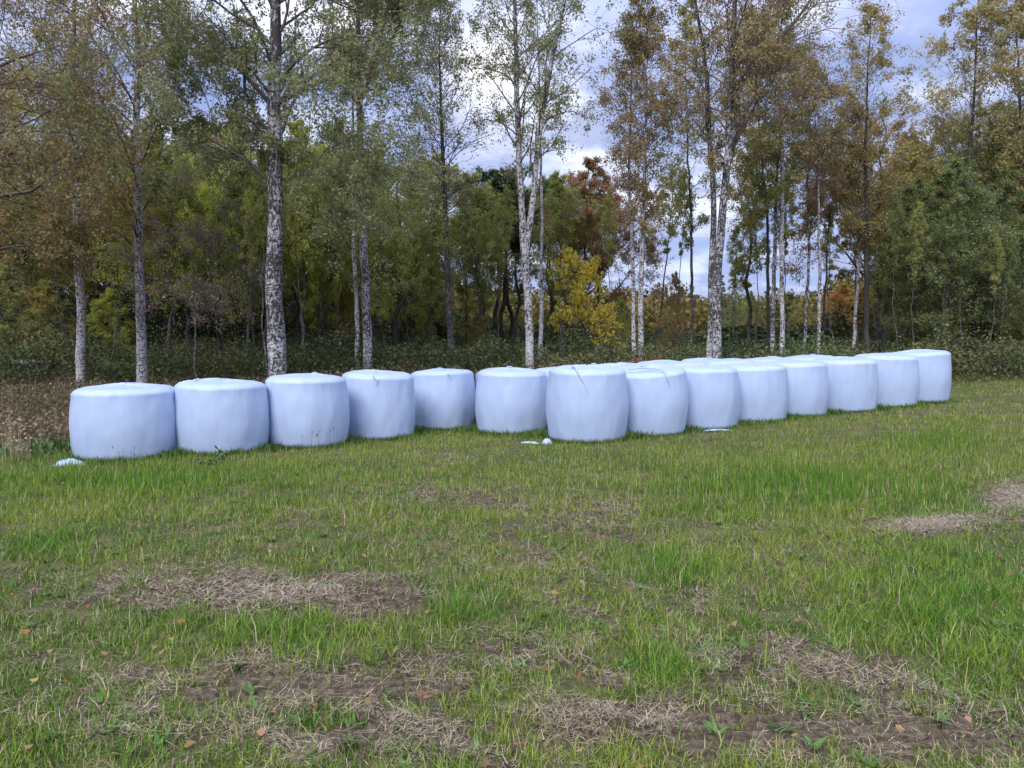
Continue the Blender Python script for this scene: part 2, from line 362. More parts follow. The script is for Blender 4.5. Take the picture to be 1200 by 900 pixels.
for (cnt, y0_, y1_, pw, hh, ww, seg) in ((300000, 1.9, 7, 1.5, .055, .0042, 2), (300000, 6.5, 14, 1.2, .055, .0075, 1), (150000, 13, 33, 1.2, .06, .015, 1)):
    x, y = sampleY(cnt, y0_, y1_, pw)
    cl_ = 5.5 if seg == 2 else 3
    nt_ = cnt // 22; own = rng.integers(0, nt_, cnt // 2); sgt = .022 if seg == 2 else .04
    x[:cnt // 2] = x[own] + rng.normal(0, sgt, cnt // 2); y[:cnt // 2] = y[own] + rng.normal(0, sgt, cnt // 2)
    tuft = fbm(x * cl_, y * cl_, 2, .7); bb = bare(x, y)
    keep = rng.random(cnt) < np.clip((1.12 - 1.0 * bb) * (.35 + 2.2 * np.clip(tuft - .25, 0, 1) * 1.6), .02, 1)
    keep &= (y < edge(x) + rng.normal(0, .25, cnt)) & ~inside_bale(x, y); keep &= rng.random(cnt) > track(x, y) * .86
    x, y, tuft = x[keep], y[keep], tuft[keep]; n_ = len(x)
    h = hh * (.45 + 1.1 * rng.random(n_) ** 1.3) * (.55 + 1.1 * tuft) * (1 + .9 * lush(x, y)) * (.75 + .25 * np.clip(y / 6, 0, 1) + .0)
    h *= 1 + .9 * np.clip((rng.random(n_) - .93) * 20, 0, 1)
    V, Qs, kk = blades(x, y, gz(x, y) - .012 + 0 * x, h, ww * (.6 + .8 * rng.random(n_)), .35 + rng.random(n_) * 1.3, np.abs(rng.normal(0, .66, n_)), seg)
    push(V, Qs, kk, grasscol(x, y, n_))
rx, ry = sampleY(260, 2.2, 9, 1.3); ri = np.repeat(np.arange(260), 9); x = rx[ri] + rng.normal(0, .012, len(ri)); y = ry[ri] + rng.normal(0, .012, len(ri))
V, Qs, kk = blades(x, y, gz(x, y) + .004, .03 + .05 * rng.random(len(x)), .012 + .012 * rng.random(len(x)), .5 + 0 * x, .75 + .35 * rng.random(len(x)), 2)
push(V, Qs, kk, np.array([.09, .17, .05]) * (.6 + .8 * rng.random((260, 1)))[ri])
# longer, darker tufts hugging the bales
ks = []
for i, (a, b, r) in enumerate(BC):
    cnt = 1500; th = rng.random(cnt) * math.pi * 2; rr = r * (.93 + np.abs(rng.normal(0, .09, cnt))); x = a + rr * np.cos(th); y = b + rr * np.sin(th)
    k = (y < b + .2) & ~inside_bale(x, y, .92)
    x, y = x[k], y[k]
    sz = .03 + .08 * fbm(x * 3, y * 3, 2) + (.02 if i < 6 else 0)
    V, Qs, kk = blades(x, y, gz(x, y) - .01, sz * (.5 + rng.random(len(x))), .009 + .006 * rng.random(len(x)), .4 + rng.random(len(x)) * .9, np.abs(rng.normal(0, .3, len(x))), 2)
    push(V, Qs, kk, np.array([.10, .17, .045]) * (.5 + rng.random((len(x), 1))))
for i in range(len(BC) - 1):      # clumps in the notches between neighbours
    mx_, my_ = (BC[i, :2] + BC[i + 1, :2]) / 2; cnt = 700 if i < 7 else 350
    x = mx_ + rng.normal(0, .20, cnt); y = my_ - .42 + rng.normal(0, .13, cnt); k = ~inside_bale(x, y, .95); x, y = x[k], y[k]
    V, Qs, kk = blades(x, y, gz(x, y) - .01, (.07 + .11 * rng.random(len(x))), .012 + .01 * rng.random(len(x)), .6 + rng.random(len(x)), np.abs(rng.normal(0, .45, len(x))), 2)
    push(V, Qs, kk, np.array([.075, .14, .035]) * (.5 + rng.random((len(x), 1))))
# broad green weeds along the field's far edge at left and right
for (xa, xb, cnt, hh) in ((-14, -6.3, 2600, .16), (9.6, 30, 6000, .22)):
    x = xa + (xb - xa) * rng.random(cnt); y = edge(x) + rng.normal(0, .45, cnt); k = ~inside_bale(x, y, 1.); x, y = x[k], y[k]
    V, Qs, kk = blades(x, y, gz(x, y), hh * (.5 + rng.random(len(x))), .03 + .02 * rng.random(len(x)), .6 + rng.random(len(x)), np.abs(rng.normal(0, .5, len(x))), 2)
    push(V, Qs, kk, np.array([.09, .15, .055]) * (.5 + rng.random((len(x), 1))))
gr = mesh('grass', np.concatenate(AV), np.concatenate(AQ), GRASS, None, {'col': np.concatenate(AC)})
tag(gr, 'short patchy green grass covering the field in front of the bales', 'grass', kind='stuff')
# straw litter
AV, AQ, AC, na = [], [], [], 0
x, y = sampleY(620000, 1.9, 16, 1.5); bb = bare(x, y); k = (rng.random(len(x)) < np.clip(bb * 1.1 + .13, 0, .97)) & (y < edge(x)) & ~inside_bale(x, y) & (rng.random(len(x)) > track(x, y) * .80)
x, y, bb = x[k], y[k], bb[k]; n_ = len(x)
cl = fbm(x * 5 + 31, y * 5, 2, .7); k = rng.random(n_) < np.clip((cl - .33) * 3.2, .05, 1); x, y, bb, cl = x[k], y[k], bb[k], cl[k]; n_ = len(x)
fw = np.clip(y / 6, 1, 3)
for (pa, pb, pc, pd, cnt) in ((1092, 622, 44, 7, 2600), (1200, 588, 28, 16, 3000), (300, 700, 120, 16, 1500), (1140, 612, 50, 6, 900)):   # thicker mats of pale straw
    xs = pa + pc * rng.normal(0, .55, cnt); ys = np.maximum(pb + pd * rng.normal(0, .6, cnt), 560); yy_ = F * HC / (ys - 395); xx_ = (xs - 600) / F * yy_
    V, Qs, kk = blades(xx_, yy_, gz(xx_, yy_) + .01 + .03 * rng.random(cnt), .03 + .07 * rng.random(cnt), .003 + .004 * rng.random(cnt), rng.normal(0, .25, cnt), 1.45 + rng.normal(0, .14, cnt), 2)
    push(V, Qs, kk, np.array([.48, .41, .31]) * (.35 + .75 * rng.random((cnt, 1))))
V, Qs, kk = blades(x, y, gz(x, y) + .004 + .028 * rng.random(n_) * bb + .012, .018 + .085 * rng.random(n_) ** 2 + .08 * (rng.random(n_) > .97), (.0010 + .0020 * rng.random(n_) ** 1.5) * fw, rng.normal(0, .25, n_), 1.45 + rng.normal(0, .16, n_), 2)
pal = np.array([(.52, .43, .32), (.40, .31, .22), (.23, .175, .125), (.62, .53, .41), (.34, .29, .22)]); c = pal[rng.integers(0, 5, n_)] * (.6 + .55 * rng.random((n_, 1)))
push(V, Qs, kk, c)
st = mesh('straw', np.concatenate(AV), np.concatenate(AQ), GRASS, None, {'col': np.concatenate(AC)})
tag(st, 'dry greyish straw and dead grass scattered over the bare patches', 'straw', kind='stuff')
# fallen leaves
x, y = sampleY(520, 2, 12, 1.2); k = (y < edge(x) - .3) & ~inside_bale(x, y, 1.1); x, y = x[k], y[k]; n_ = len(x)
C = np.stack([x, y, gz(x, y) + .022 + .02 * rng.random(n_)], 1)
a = np.stack([rng.normal(0, 1, n_), rng.normal(0, 1, n_), rng.normal(0, .25, n_)], 1); a = nrm(a); b = np.stack([-a[:, 1], a[:, 0], rng.normal(0, .3, n_)], 1); b = nrm(b)
s = (.011 + .018 * rng.random((n_, 1))); s2 = s * .75
V = np.stack([C - a * s, C - a * s * .3 + b * s2 * .9 + [0, 0, .006], C + a * s * .5 + b * s2 * .6, C + a * s, C + a * s * .4 - b * s2 * .7 + [0, 0, .008], C - a * s * .4 - b * s2 * .8], 1).reshape(-1, 3)
b0 = (np.arange(n_) * 6)[:, None]; Qs = np.concatenate([np.concatenate([b0, b0 + 1, b0 + 4, b0 + 5], 1), np.concatenate([b0 + 1, b0 + 2, b0 + 3, b0 + 4], 1)])
pal = np.array([(.38, .15, .07), (.34, .20, .11), (.28, .19, .12), (.38, .26, .09), (.20, .11, .07)]); c = pal[rng.integers(0, 5, n_)] * (.5 + .6 * rng.random((n_, 1)))
fl = mesh('fallen_leaves', V, Qs, LEAFC, None, {'col': np.repeat(c, 6, 0)}); tag(fl, 'fallen orange and tan autumn leaves scattered on the grass', 'leaves', kind='stuff')

# ------------------------------------------------------------------ bales
def strip(name, pts, wd, parent, nrmf=None, mat=None, thick=.008):
    """a rope-like fold of film laid along pts"""
    P = np.array(pts, float)
    tt = np.linspace(0, len(P) - 1, 26); P = np.stack([np.interp(tt, range(len(P)), P[:, i]) for i in range(3)], 1)
    P += rng.normal(0, .002, P.shape); rr = np.interp(tt, [0, len(pts) - 1], [1, .45]) * wd / 2 * (.8 + .4 * rng.random(26)); rr[0] *= .2; rr[-1] *= .2
    V, Qs = tubes(P[None], rr[None], 7)
    return mesh(name, V, Qs, mat or FILM, parent, smooth=True)
def bale_mesh(seed, D, H, knob):
    r = np.random.default_rng(seed); seg = 96
    prof = []
    e = .105
    for t_ in np.linspace(0, 1, 7)[:-1]: prof.append((D / 2 * (.94 * t_), .004))
    for k in range(8): a_ = k / 7 * math.pi / 2; prof.append((D / 2 - .03 - e + e * math.sin(a_), e - e * math.cos(a_)))
    for t_ in np.linspace(.08, .92, 12): prof.append((D / 2 - .03 + .026 * math.sin(math.pi * t_), e + (H - 2 * e - .02) * t_))
    for k in range(16): a_ = k / 15 * math.pi / 2; prof.append((D / 2 - .03 - .21 + .21 * math.cos(a_) ** .9, H - e - .02 + e * math.sin(a_)))
    rs_ = prof[-1][0]
    for t_ in np.linspace(.94, .0, 16): prof.append((rs_ * t_, H - .02 + .03 * (1 - t_ ** 2)))
    prof = np.array(prof); K = len(prof); th = np.arange(seg) / seg * 2 * math.pi
    Rr, Th = np.meshgrid(prof[:, 0], th, indexing='ij'); Zz = np.repeat(prof[:, 1:], seg, 1)
    ph = r.random(8) * 6.28
    lob = .009 * np.sin(2 * Th + ph[0]) + .006 * np.sin(3 * Th + ph[1]) + .004 * np.sin(7 * Th + ph[2])
    top = np.clip((Zz - (H - .16)) / .16, 0, 1)
    wr = (fbm(Th * 6 + seed * 3.1, Zz * 3 + Rr * 2, 3) - .5) * .03 * (1 - top) + (fbm(Th * 3.8 + seed, Rr * 5, 3, .6) - .5) * .03 * top
    R2 = Rr * (1 + lob / (D / 2)) + wr * (Rr > .05)
    # radial pleats gathered towards the middle of the top
    pleat = (np.sin(Th * 11 + 2 * np.sin(Th * 3 + ph[3])) * .5 + (fbm(Th * 8 + seed, Rr * 2, 2) - .5)) * .014 * top * np.clip(Rr / .2, 0, 1) * np.clip(1.15 - Rr / (D / 2), 0, 1)
    tilt = r.normal(0, .028); bow = r.normal(0, .012); Z2 = Zz + pleat + (Zz / H) * (tilt * np.cos(Th + ph[4]) * Rr / (D / 2) + r.normal(0, .003)) + .02 * top * (fbm(R2 * np.cos(Th) * 2 + seed, R2 * np.sin(Th) * 2, 2) - .5)
    Z2 = Z2 - bow * np.sin(Th + ph[5]) * (Zz / H) ** 2
    sag = 1 + .045 * np.sin(math.pi * np.clip(1 - Zz / H * 1.2, 0, 1)) * r.random()
    V = np.stack([R2 * sag * np.cos(Th), R2 * sag * np.sin(Th), Z2], -1).reshape(-1, 3)
    # last ring has radius 0: the rings simply close there
    idx = np.arange(K * seg).reshape(K, seg); a_ = idx[:-1]; b_ = idx[1:]
    Qs = np.stack([a_, np.roll(a_, -1, 1), np.roll(b_, -1, 1), b_], -1).reshape(-1, 4)
    V[:seg, :2] *= 1; return V, Qs
labels = ['widest squat white wrapped bale, leftmost of the row, crumpled film at its foot',
 'white wrapped bale with small film ear on its top left edge, second from left',
 'white wrapped bale standing in front of the thickest birch, third from the left',
 'smooth white wrapped bale below the leaning birch pair, fourth from the left',
 'white wrapped bale set farthest back in the single row, fifth from the left',
 'white wrapped bale just behind the film scrap, where the double row begins',
 'white wrapped bale standing most forward, long film tail down its front',
 'white wrapped bale with a curved film tail, right behind the most forward bale',
 'white wrapped bale with torn film at its foot, third in the receding right row',
 'white wrapped bale in the receding right row, fifth from its far right end',
 'narrow-looking white wrapped bale in the receding right row, fourth from its far right end',
 'white wrapped bale in the receding right row, third from its far right end',
 'white wrapped bale in the receding right row, next to the last one',
 'white wrapped bale at the far right end of the row, right side free']
# rows behind
backs = []
bx, by = bales[5][0], bales[5][1]
for k in range(1, 7): backs.append((bx + 1.15 * k, by + .675 * k, 1.30))
for k in range(0, 5): backs.append((bx - .10 + 1.17 * k, by + 1.42 + .66 * k, 1.30))
blabels = ['white wrapped bale of the middle row, top seen over the two most forward bales', 'white wrapped bale of the middle row, top seen over the bale with curved film tail', 'white wrapped bale of the middle row, top seen over the bale with torn foot film',
 'white wrapped bale in the middle row, third from its right end, top showing', 'white wrapped bale in the middle row, second from its right end, top showing', 'white wrapped bale at the right end of the middle row, hump behind the front row',
 'white bale at the left end of the rear row, only a sliver showing', 'white wrapped bale of the rear row, second from its left end', 'white wrapped bale in the middle of the rear row', 'white wrapped bale of the rear row, second from its right end', 'white wrapped bale at the right end of the rear row']
def put_bale(i, x, y, z, D, H, label):
    t = empty('round_bale', (x, y, z - .02), 0); tag(t, label, 'bale', 'white wrapped bales standing along the field edge')
    V, Qs = bale_mesh(i + 11, D, H, True); mesh('film_wrap', V, Qs, FILM, t, smooth=True)
    if rng.random() < .45:   # small gathered knob near the middle of the top
        a_ = rng.random() * 6.28; q = (.12 * math.cos(a_), .12 * math.sin(a_))
        strip('film_knot', [(q[0] - .05, q[1], H - .01), (q[0], q[1] + .01, H + .018), (q[0] + .04, q[1] - .02, H + .022), (q[0] + .09, q[1], H)], .035, t)
    return t
BT = []
for i, (x, y, z, D, H) in enumerate(bales):
    z2 = min(z, float(gz(x, y - D / 2))); BT.append(put_bale(i, x, y, z2, D, H + .02 + z - z2, labels[i])); bales[i][4] = H + z - z2
for i, (x, y, D) in enumerate(backs):
    fb = min(bales[5:], key=lambda b: (b[0] - x) ** 2 + (b[1] - y) ** 2); z = fb[2]
    px_ = 600 + F * x / (y + .45); top_z = wp(px_, float(np.interp(px_, [560, 600, 660, 700, 760, 800, 850, 900, 930, 960, 1000], [428, 428, 425, 422, 419, 417, 415, 413, 411, 410.5, 411])), y + .45)[2] - .035 - (.03 if i < 6 else 0)
    put_bale(40 + i, x, y, z - .02, D, top_z - z, blabels[i])
def on_bale(i, deg, z):   # point on the bale's side; deg 0 faces the camera, + to the right
    D = bales[i][3]; a_ = R(-90 + deg) ; r_ = D / 2 - .002; return (r_ * math.cos(a_), r_ * math.sin(a_), z)
H7 = bales[6][4]; f7 = strip('film_tail', [(-.28, -.30, H7 + .018), (-.22, -.47, H7 + .01), on_bale(6, -18, H7 - .06), on_bale(6, -8, H7 - .25), on_bale(6, -1, H7 - .45), on_bale(6, 5, H7 - .65), on_bale(6, 7, H7 - .85), on_bale(6, 8, .2)], .034, BT[6])
H8 = bales[7][4]; strip('film_tail', [(-.40, -.30, H8), (-.2, -.36, H8 + .02), (.05, -.40, H8 + .015), (.16, -.55, H8 - .02), on_bale(7, 18, H8 - .12), on_bale(7, 22, H8 - .3), on_bale(7, 27, H8 - .5)], .028, BT[7])
H2 = bales[1][4]; strip('film_ear', [(-.50, -.28, H2 - .03), (-.40, -.30, H2 + .0), (-.28, -.30, H2 + .02), (-.20, -.28, H2 + .05)], .06, BT[1])
H4 = bales[3][4]; strip('film_tail', [(.05, -.30, H4 + .01), (.02, -.46, H4 + .005), on_bale(3, 3, H4 - .05), on_bale(3, 9, H4 - .10), on_bale(3, 8, H4 - .2)], .02, BT[3])
strip('film_tail', [(-.3, -.4, bales[4][4] + .0), (.0, -.45, bales[4][4] + .01), on_bale(4, 16, bales[4][4] - .04), on_bale(4, 20, bales[4][4] - .15)], .018, BT[4])
# scraps of film
def scrap(name, label, x, y, L, wd, hgt, rz, seed):
    r = np.random.default_rng(seed); nu, nv = 26, 14; U, Vv = np.meshgrid(np.linspace(-1, 1, nu), np.linspace(-1, 1, nv), indexing='ij')
    X = U * L / 2 + .15 * wd * (fbm(U * 3 + seed, Vv * 3, 3) - .5); Yv = Vv * wd / 2 * (1 - .55 * np.abs(U) ** 2) + .3 * wd * (fbm(U * 2 + 9 + seed, Vv * 2, 2) - .5)
    Zv = hgt * np.clip(1 - U ** 2, 0, 1) ** .7 * np.clip(1 - Vv ** 2, 0, 1) ** .5 * (.35 + 1.1 * fbm(U * 4 + seed, Vv * 4, 3, .7)) + .008
    idx = np.arange(nu * nv).reshape(nu, nv); Qs = np.stack([idx[:-1, :-1], idx[1:, :-1], idx[1:, 1:], idx[:-1, 1:]], -1).reshape(-1, 4)
    o = mesh(name, np.stack([X, Yv, Zv], -1).reshape(-1, 3), Qs, FILM, None, smooth=True); o.location = (x, y, float(gz(x, y))); o.rotation_euler = (0, 0, rz)
    md = o.modifiers.new('thickness', 'SOLIDIFY'); md.thickness = .004
    tag(o, label, 'film scrap'); return o
q = wp(76, 536, 9.75); scrap('film_scrap', 'crumpled pale film lying left of the leftmost bale', q[0], 9.85, .38, .22, .085, .1, 3)
q = wp(640, 517, 11.6); scrap('film_scrap', 'small twisted white film scrap in the grass before the bales', q[0] , 11.35, .16, .13, .09, .2, 5)
q = wp(622, 514, 11.6); scrap('film_strip', 'thin flat film ribbon leading back from the small twisted scrap', q[0], 11.5, .34, .06, .03, -.35, 6)
q = wp(857, 498, 12.7); scrap('film_strip', 'torn film flap at the foot of a bale in the right row', bales[8][0] + .1, bales[8][1] - .70, .5, .07, .03, .1, 8)
# ------------------------------------------------------------------ trees
def interp_path(pts, K):
    P = np.array(pts, float); d = np.concatenate([[0], np.cumsum(np.linalg.norm(np.diff(P, axis=0), axis=1))]); t_ = np.linspace(0, d[-1], K)
    return np.stack([np.interp(t_, d, P[:, i]) for i in range(3)], 1)
def children(P, rad, m_, t0, t1, Lf, ang, droop, K, r, jit=.16, rfac=.5, upb=0.0, even=False):
    """m_ side shoots per parent polyline"""
    n_, Kp, _ = P.shape; t_ = t0 + (t1 - t0) * ((np.arange(m_)[None] + r.random((n_, m_))) / m_ if even else r.random((n_, m_)))
    f = t_ * (Kp - 1); i0 = np.minimum(f.astype(int), Kp - 2); fr = (f - i0)[..., None]; ii = np.arange(n_)[:, None]
    A = P[ii, i0]; B = P[ii, i0 + 1]; p0 = A * (1 - fr) + B * fr; tg = nrm(B - A)
    rr = (rad[ii, i0] * (1 - fr[..., 0]) + rad[ii, i0 + 1] * fr[..., 0])
    az = r.random((n_, m_)) * 2 * math.pi if not even else (np.arange(m_)[None] * 2.4 + r.random((n_, 1)) * 6.28 + r.normal(0, .4, (n_, m_)))
    ref = np.where(np.abs(tg[..., 2:3]) > .8, np.array([1., 0, 0]), np.array([0, 0, 1.])); a_ = nrm(np.cross(tg, ref)); b_ = np.cross(tg, a_)
    per = a_ * np.cos(az)[..., None] + b_ * np.sin(az)[..., None]
    an = ang * (1 + r.normal(0, .18, (n_, m_)))[..., None]; d = tg * np.cos(an) + per * np.sin(an); d[..., 2] += upb; d = nrm(d)
    L = Lf(t_, n_) if callable(Lf) else Lf * np.linalg.norm(P[:, -1] - P[:, 0], axis=1)[:, None] * (1.15 - .6 * t_)
    L = L * (.7 + .6 * r.random((n_, m_)))
    step = (L / (K - 1))[..., None]; out = [p0]; 
    for k in range(K - 1):
        out.append(out[-1] + d * step); d = d + r.normal(0, jit, d.shape); d[..., 2] -= droop * (k + 1) / K; d = nrm(d)
    C = np.stack(out, 2).reshape(n_ * m_, K, 3)
    r0 = np.minimum(rr * rfac, rr * .8).reshape(-1, 1); R_ = r0 * np.linspace(1, .28, K)[None] ** 1.0
    return C, R_
def grow(r, trunkP, trunkR, h0, Lp, n1=34, n2=6, n3=5, nleaf=16, leaf=.06, ang=.85, droop=.18, upb=.25, spread=.065, tw=.0035, forks=None, twigdroop=.5, K1=8):
    """returns trunk (V,Q), branches (V,Q), leaves (V,Q,r)"""
    tr = Acc(); br = Acc(); tips = []
    stems = [(trunkP, trunkR)] + (forks or [])
    for (P, Rd) in stems:
        V, Qs = tubes(P[None], Rd[None], 14 if Rd[0] > .05 else 7); (tr if P is trunkP or Rd[0] > .095 else br).add(V, Qs)
    LP, LR = [], []
    nst = len(stems)
    for si, (P, Rd) in enumerate(stems):
        zt = P[:, 2]; t0 = float(np.interp(h0, zt, np.linspace(0, 1, len(P)))) if zt[0] < h0 else .12
        m_ = max(6, int(n1 * (1 if si == 0 else .55)))
        prof = lambda t_, n_, t0=t0: Lp * np.clip(np.sin(np.clip((t_ - t0) / (1 - t0), 0, 1) ** .75 * math.pi * .88 + .30), .18, 1)
        C, Rr = children(P[None], Rd[None], m_, t0, .99, prof, ang, droop, K1, r, rfac=.30, upb=upb, even=True); LP.append(C); LR.append(np.clip(Rr, .004, .042))
    C1 = np.concatenate(LP); R1 = np.concatenate(LR)
    V, Qs = tubes(C1, R1, 5); br.add(V, Qs)
    C2, R2 = children(C1, R1, n2, .22, 1., .50, .75, droop * 1.2, 6, r, rfac=.6); R2 = np.clip(R2, tw, .03)
    V, Qs = tubes(C2, R2, 4); br.add(V, Qs)
    C3, R3 = children(C2, R2, n3, .15, 1., .60, .8, twigdroop, 4, r, rfac=.6, jit=.2); R3 = np.clip(R3, tw * .7, .012)
    V, Qs = tubes(C3, R3, 3); br.add(V, Qs)
    # leaves along the twigs
    allp = []
    for (C, m_) in ((C3, nleaf), (C2, max(1, nleaf // 2))):
        n_, K, _ = C.shape; t_ = r.random((n_, m_)) ** .8 * (K - 1); i0 = np.minimum(t_.astype(int), K - 2); fr = (t_ - i0)[..., None]; ii = np.arange(n_)[:, None]
        p = C[ii, i0] * (1 - fr) + C[ii, i0 + 1] * fr + r.normal(0, spread, (n_, m_, 3)); 
        dens = (r.random((n_, 1)) < .8) & (np.repeat(r.random((n_ // n3 + 1, 1)), n3, 0)[:n_] < .82) if C is C3 else (r.random((n_, 1)) < .8); allp.append(p[np.broadcast_to(dens, (n_, m_))].reshape(-1, 3))
        tips.append(n_)
    A = np.concatenate(allp)
    leaf = leaf * 1.12
    if len(A):
        V, Qs = leaves(A, leaf * (.6 + .8 * r.random(len(A))), r, flat=.4)
        # per-leaf colour position, varied in soft clusters
        cl_ = fbm(A[:, 0] * .7 + 50, A[:, 2] * .7 + A[:, 1] * .5, 2); rv = np.clip(cl_ * 1.3 - .15 + r.normal(0, .22, len(A)), 0, 1)
        lf = (V, Qs, np.repeat(rv, 4))
    else: lf = None
    return tr.get(), br.get(), lf
def setleaf(o, a, b): o['leaf_a'] = [float(v) for v in a]; o['leaf_b'] = [float(v) for v in b]
def build_tree(name, label, cat, group, loc, data, bark, ca, cb, twig=TWIG):
    t = empty(name, loc); tag(t, label, cat, group)
    mesh('trunk', *data[0], BARK[bark], t, smooth=True); mesh('branches', *data[1], twig, t)
    if data[2] is not None:
        c = mesh('crown', data[2][0], data[2][1], LEAF, t, {'r': data[2][2]}); setleaf(c, ca, cb)
    return t
# leaf colours (linear)
BROWN = ((.34, .215, .11), (.38, .30, .12)); OLIVE = ((.22, .26, .08), (.40, .40, .13)); GREEN = ((.15, .20, .08), (.24, .28, .11)); GREY = ((.18, .21, .095), (.29, .30, .14))
GOLD = ((.42, .32, .09), (.27, .27, .08)); RUST = ((.36, .24, .13), (.30, .26, .12)); YEL = ((.66, .50, .06), (.42, .40, .08)); YG = ((.32, .38, .06), (.48, .50, .12)); ORANGE = ((.60, .26, .07), (.42, .30, .08)); RED = ((.36, .16, .11), (.27, .24, .10)); BYG = ((.40, .50, .07), (.58, .62, .13)); DGREEN = ((.09, .13, .06), (.14, .18, .075))
def front(name, label, cat, group, Y, pts, wpx, H, crown_py, Lp, cols, bark, seed, forks=(), taper=.25, **kw):
    """pts: photograph points the stem passes through, first = foot"""
    r = np.random.default_rng(seed)
    W = [wp(a, b, Y) for a, b in pts]; x0_, z0_ = W[0][0], float(gz(W[0][0], Y)) - .12
    W[0] = (W[0][0], Y, z0_)
    W = [W[0]] + [p for p in W[1:] if p[2] > z0_ + .3]
    top = W[-1]; sl_ = ((W[-1][0] - W[-2][0]) / (W[-1][2] - W[-2][2])) if len(W) > 1 else 0
    if H > top[2]: W.append((top[0] + sl_ * .5 * (H - top[2]), Y, H))
    P = interp_path(W, 30); bend = np.cumsum(r.normal(0, .022, (30, 2)), 0); bend -= np.linspace(0, 1, 30)[:, None] * bend[-1] * .5; P[:, 1] += bend[:, 0] * 2; P[:, 0] += bend[:, 1] * .6
    P = P - np.array([x0_, Y, z0_]); tt = np.linspace(0, 1, 30); r0 = wpx / F * Y / 2 * .80
    Rd = r0 * (1 - (1 - taper) * tt) * (1 - .55 * np.clip((tt - .5) / .5, 0, 1)); Rd = Rd * (1 + .18 * np.exp(-tt * 28)) * (1 + r.normal(0, .03, 30)); Rd[-1] = .006
    fk = []
    for (fp, fw, fH) in forks:
        Wf = [wp(a, b, Y) for a, b in fp]
        sl2 = (Wf[-1][0] - Wf[-2][0]) / max(.2, Wf[-1][2] - Wf[-2][2])
        if fH > Wf[-1][2]: Wf.append((Wf[-1][0] + sl2 * (fH - Wf[-1][2]), Y, fH))
        Pf = interp_path(Wf, 18); Pf[:, 1] += np.linspace(0, 1, 18) * r.normal(0, .6) ; Pf = Pf - np.array([x0_, Y, z0_])
        # root the fork inside the stem it leaves
        k = int(np.argmin(np.abs(P[:, 2] - Pf[0, 2]))); Pf[0] = P[k]
        rf = fw / F * Y / 2 * (1 - .8 * np.linspace(0, 1, 18)); fk.append((Pf, np.maximum(rf, .008)))
    h0 = wp(600, crown_py, Y)[2] - z0_
    kw['nleaf'] = int(kw.get('nleaf', 8) * 2.1 + .5); kw['leaf'] = kw.get('leaf', .06) * 1.08
    d = grow(r, P, Rd, h0, Lp, forks=fk, **kw)
    return build_tree(name, label, cat, group, (x0_, Y, z0_), d, bark, cols[0], cols[1])
G1 = 'birches standing along the field edge behind the bales'
front('birch_tree', 'white birch with brown-gold leaves farthest left, rising just left of the leftmost bale', 'birch', G1, 21.5, [(97, 455), (93, 380), (92, 300), (90, 160), (88, 0)], 13, 15.5, 290, 3.0, BROWN, 'birch', 101, n1=40, n2=6, n3=5, nleaf=8, leaf=.058)
front('birch_tree', 'white birch with rusty brown crown rising behind the leftmost bale', 'birch', G1, 20.5, [(165, 452), (161, 330), (158, 180), (155, 60), (152, 0)], 15, 15.5, 300, 3.1, ((.34, .21, .11), (.38, .28, .12)), 'birch', 102, n1=46, n2=7, n3=6, nleaf=11, leaf=.06)
front('birch_tree', 'thickest birch with black-scarred white trunk and spreading dark limbs', 'birch', G1, 17.2, [(326, 470), (325, 330), (327, 230), (325, 120), (325, 0)], 27, 15, 215, 3.3, GREY, 'birch_rough', 103, forks=[([(320, 125), (285, 85), (250, 55), (215, 20), (190, -20)], 5.5, 10), ([(332, 118), (365, 95), (400, 78), (420, 40)], 5, 9.5), ([(318, 215), (285, 185), (250, 165), (215, 150)], 5, 5.2), ([(330, 212), (350, 206), (380, 205), (400, 212)], 4, 4.6)], n1=42, n2=7, n3=6, nleaf=12, leaf=.055, droop=.22, twigdroop=.8, taper=.3)
front('birch_tree', 'leaning rough-barked birch, right one of the close pair right of the thickest birch', 'birch', G1, 21.5, [(432, 440), (428, 330), (421, 220), (417, 100), (416, 0)], 14, 16, 125, 2.3, GREY, 'birch_rough', 104, forks=[([(424, 120), (440, 70), (465, 45), (485, 0)], 5, 12)], n1=40, n2=6, n3=6, nleaf=9, leaf=.055, droop=.2, twigdroop=.7)
front('birch_tree', 'slim white birch, left one of the close pair right of the thickest birch', 'birch', G1, 24, [(417, 430), (415, 330), (414, 200), (412, 80)], 7.5, 13, 120, 1.6, GREY, 'birch', 105, n1=24, n2=5, n3=5, nleaf=8, leaf=.06)
front('birch_tree', 'dark slender birch with sparse purplish crown, between the close pair and the forked birch', 'birch', G1, 24, [(531, 432), (526, 330), (521, 220), (518, 110), (517, 10)], 11, 12.4, 255, 2.0, ((.32, .22, .17), (.26, .26, .15)), 'grey', 106, n1=56, n2=7, n3=5, nleaf=3, leaf=.055, ang=.95, upb=.3, droop=.06, tw=.0045)
front('birch_tree', 'tall white birch forking low into two stems, in the middle of the tree line', 'birch', G1, 21.5, [(622, 435), (618, 360), (613, 280), (608, 180), (606, 90), (603, 0)], 13, 16, 220, 2.4, GREY, 'birch', 107, forks=[([(615, 300), (624, 240), (630, 170), (643, 90), (662, 0)], 8, 15)], n1=46, n2=6, n3=6, nleaf=5, leaf=.055, twigdroop=.7)
front('birch_tree', 'slim white birch close behind the forked birch', 'birch', G1, 24, [(634, 425), (633, 330), (630, 200), (628, 80)], 6.5, 13, 190, 1.5, OLIVE, 'birch', 108, n1=24, n2=5, n3=5, nleaf=6, leaf=.06)
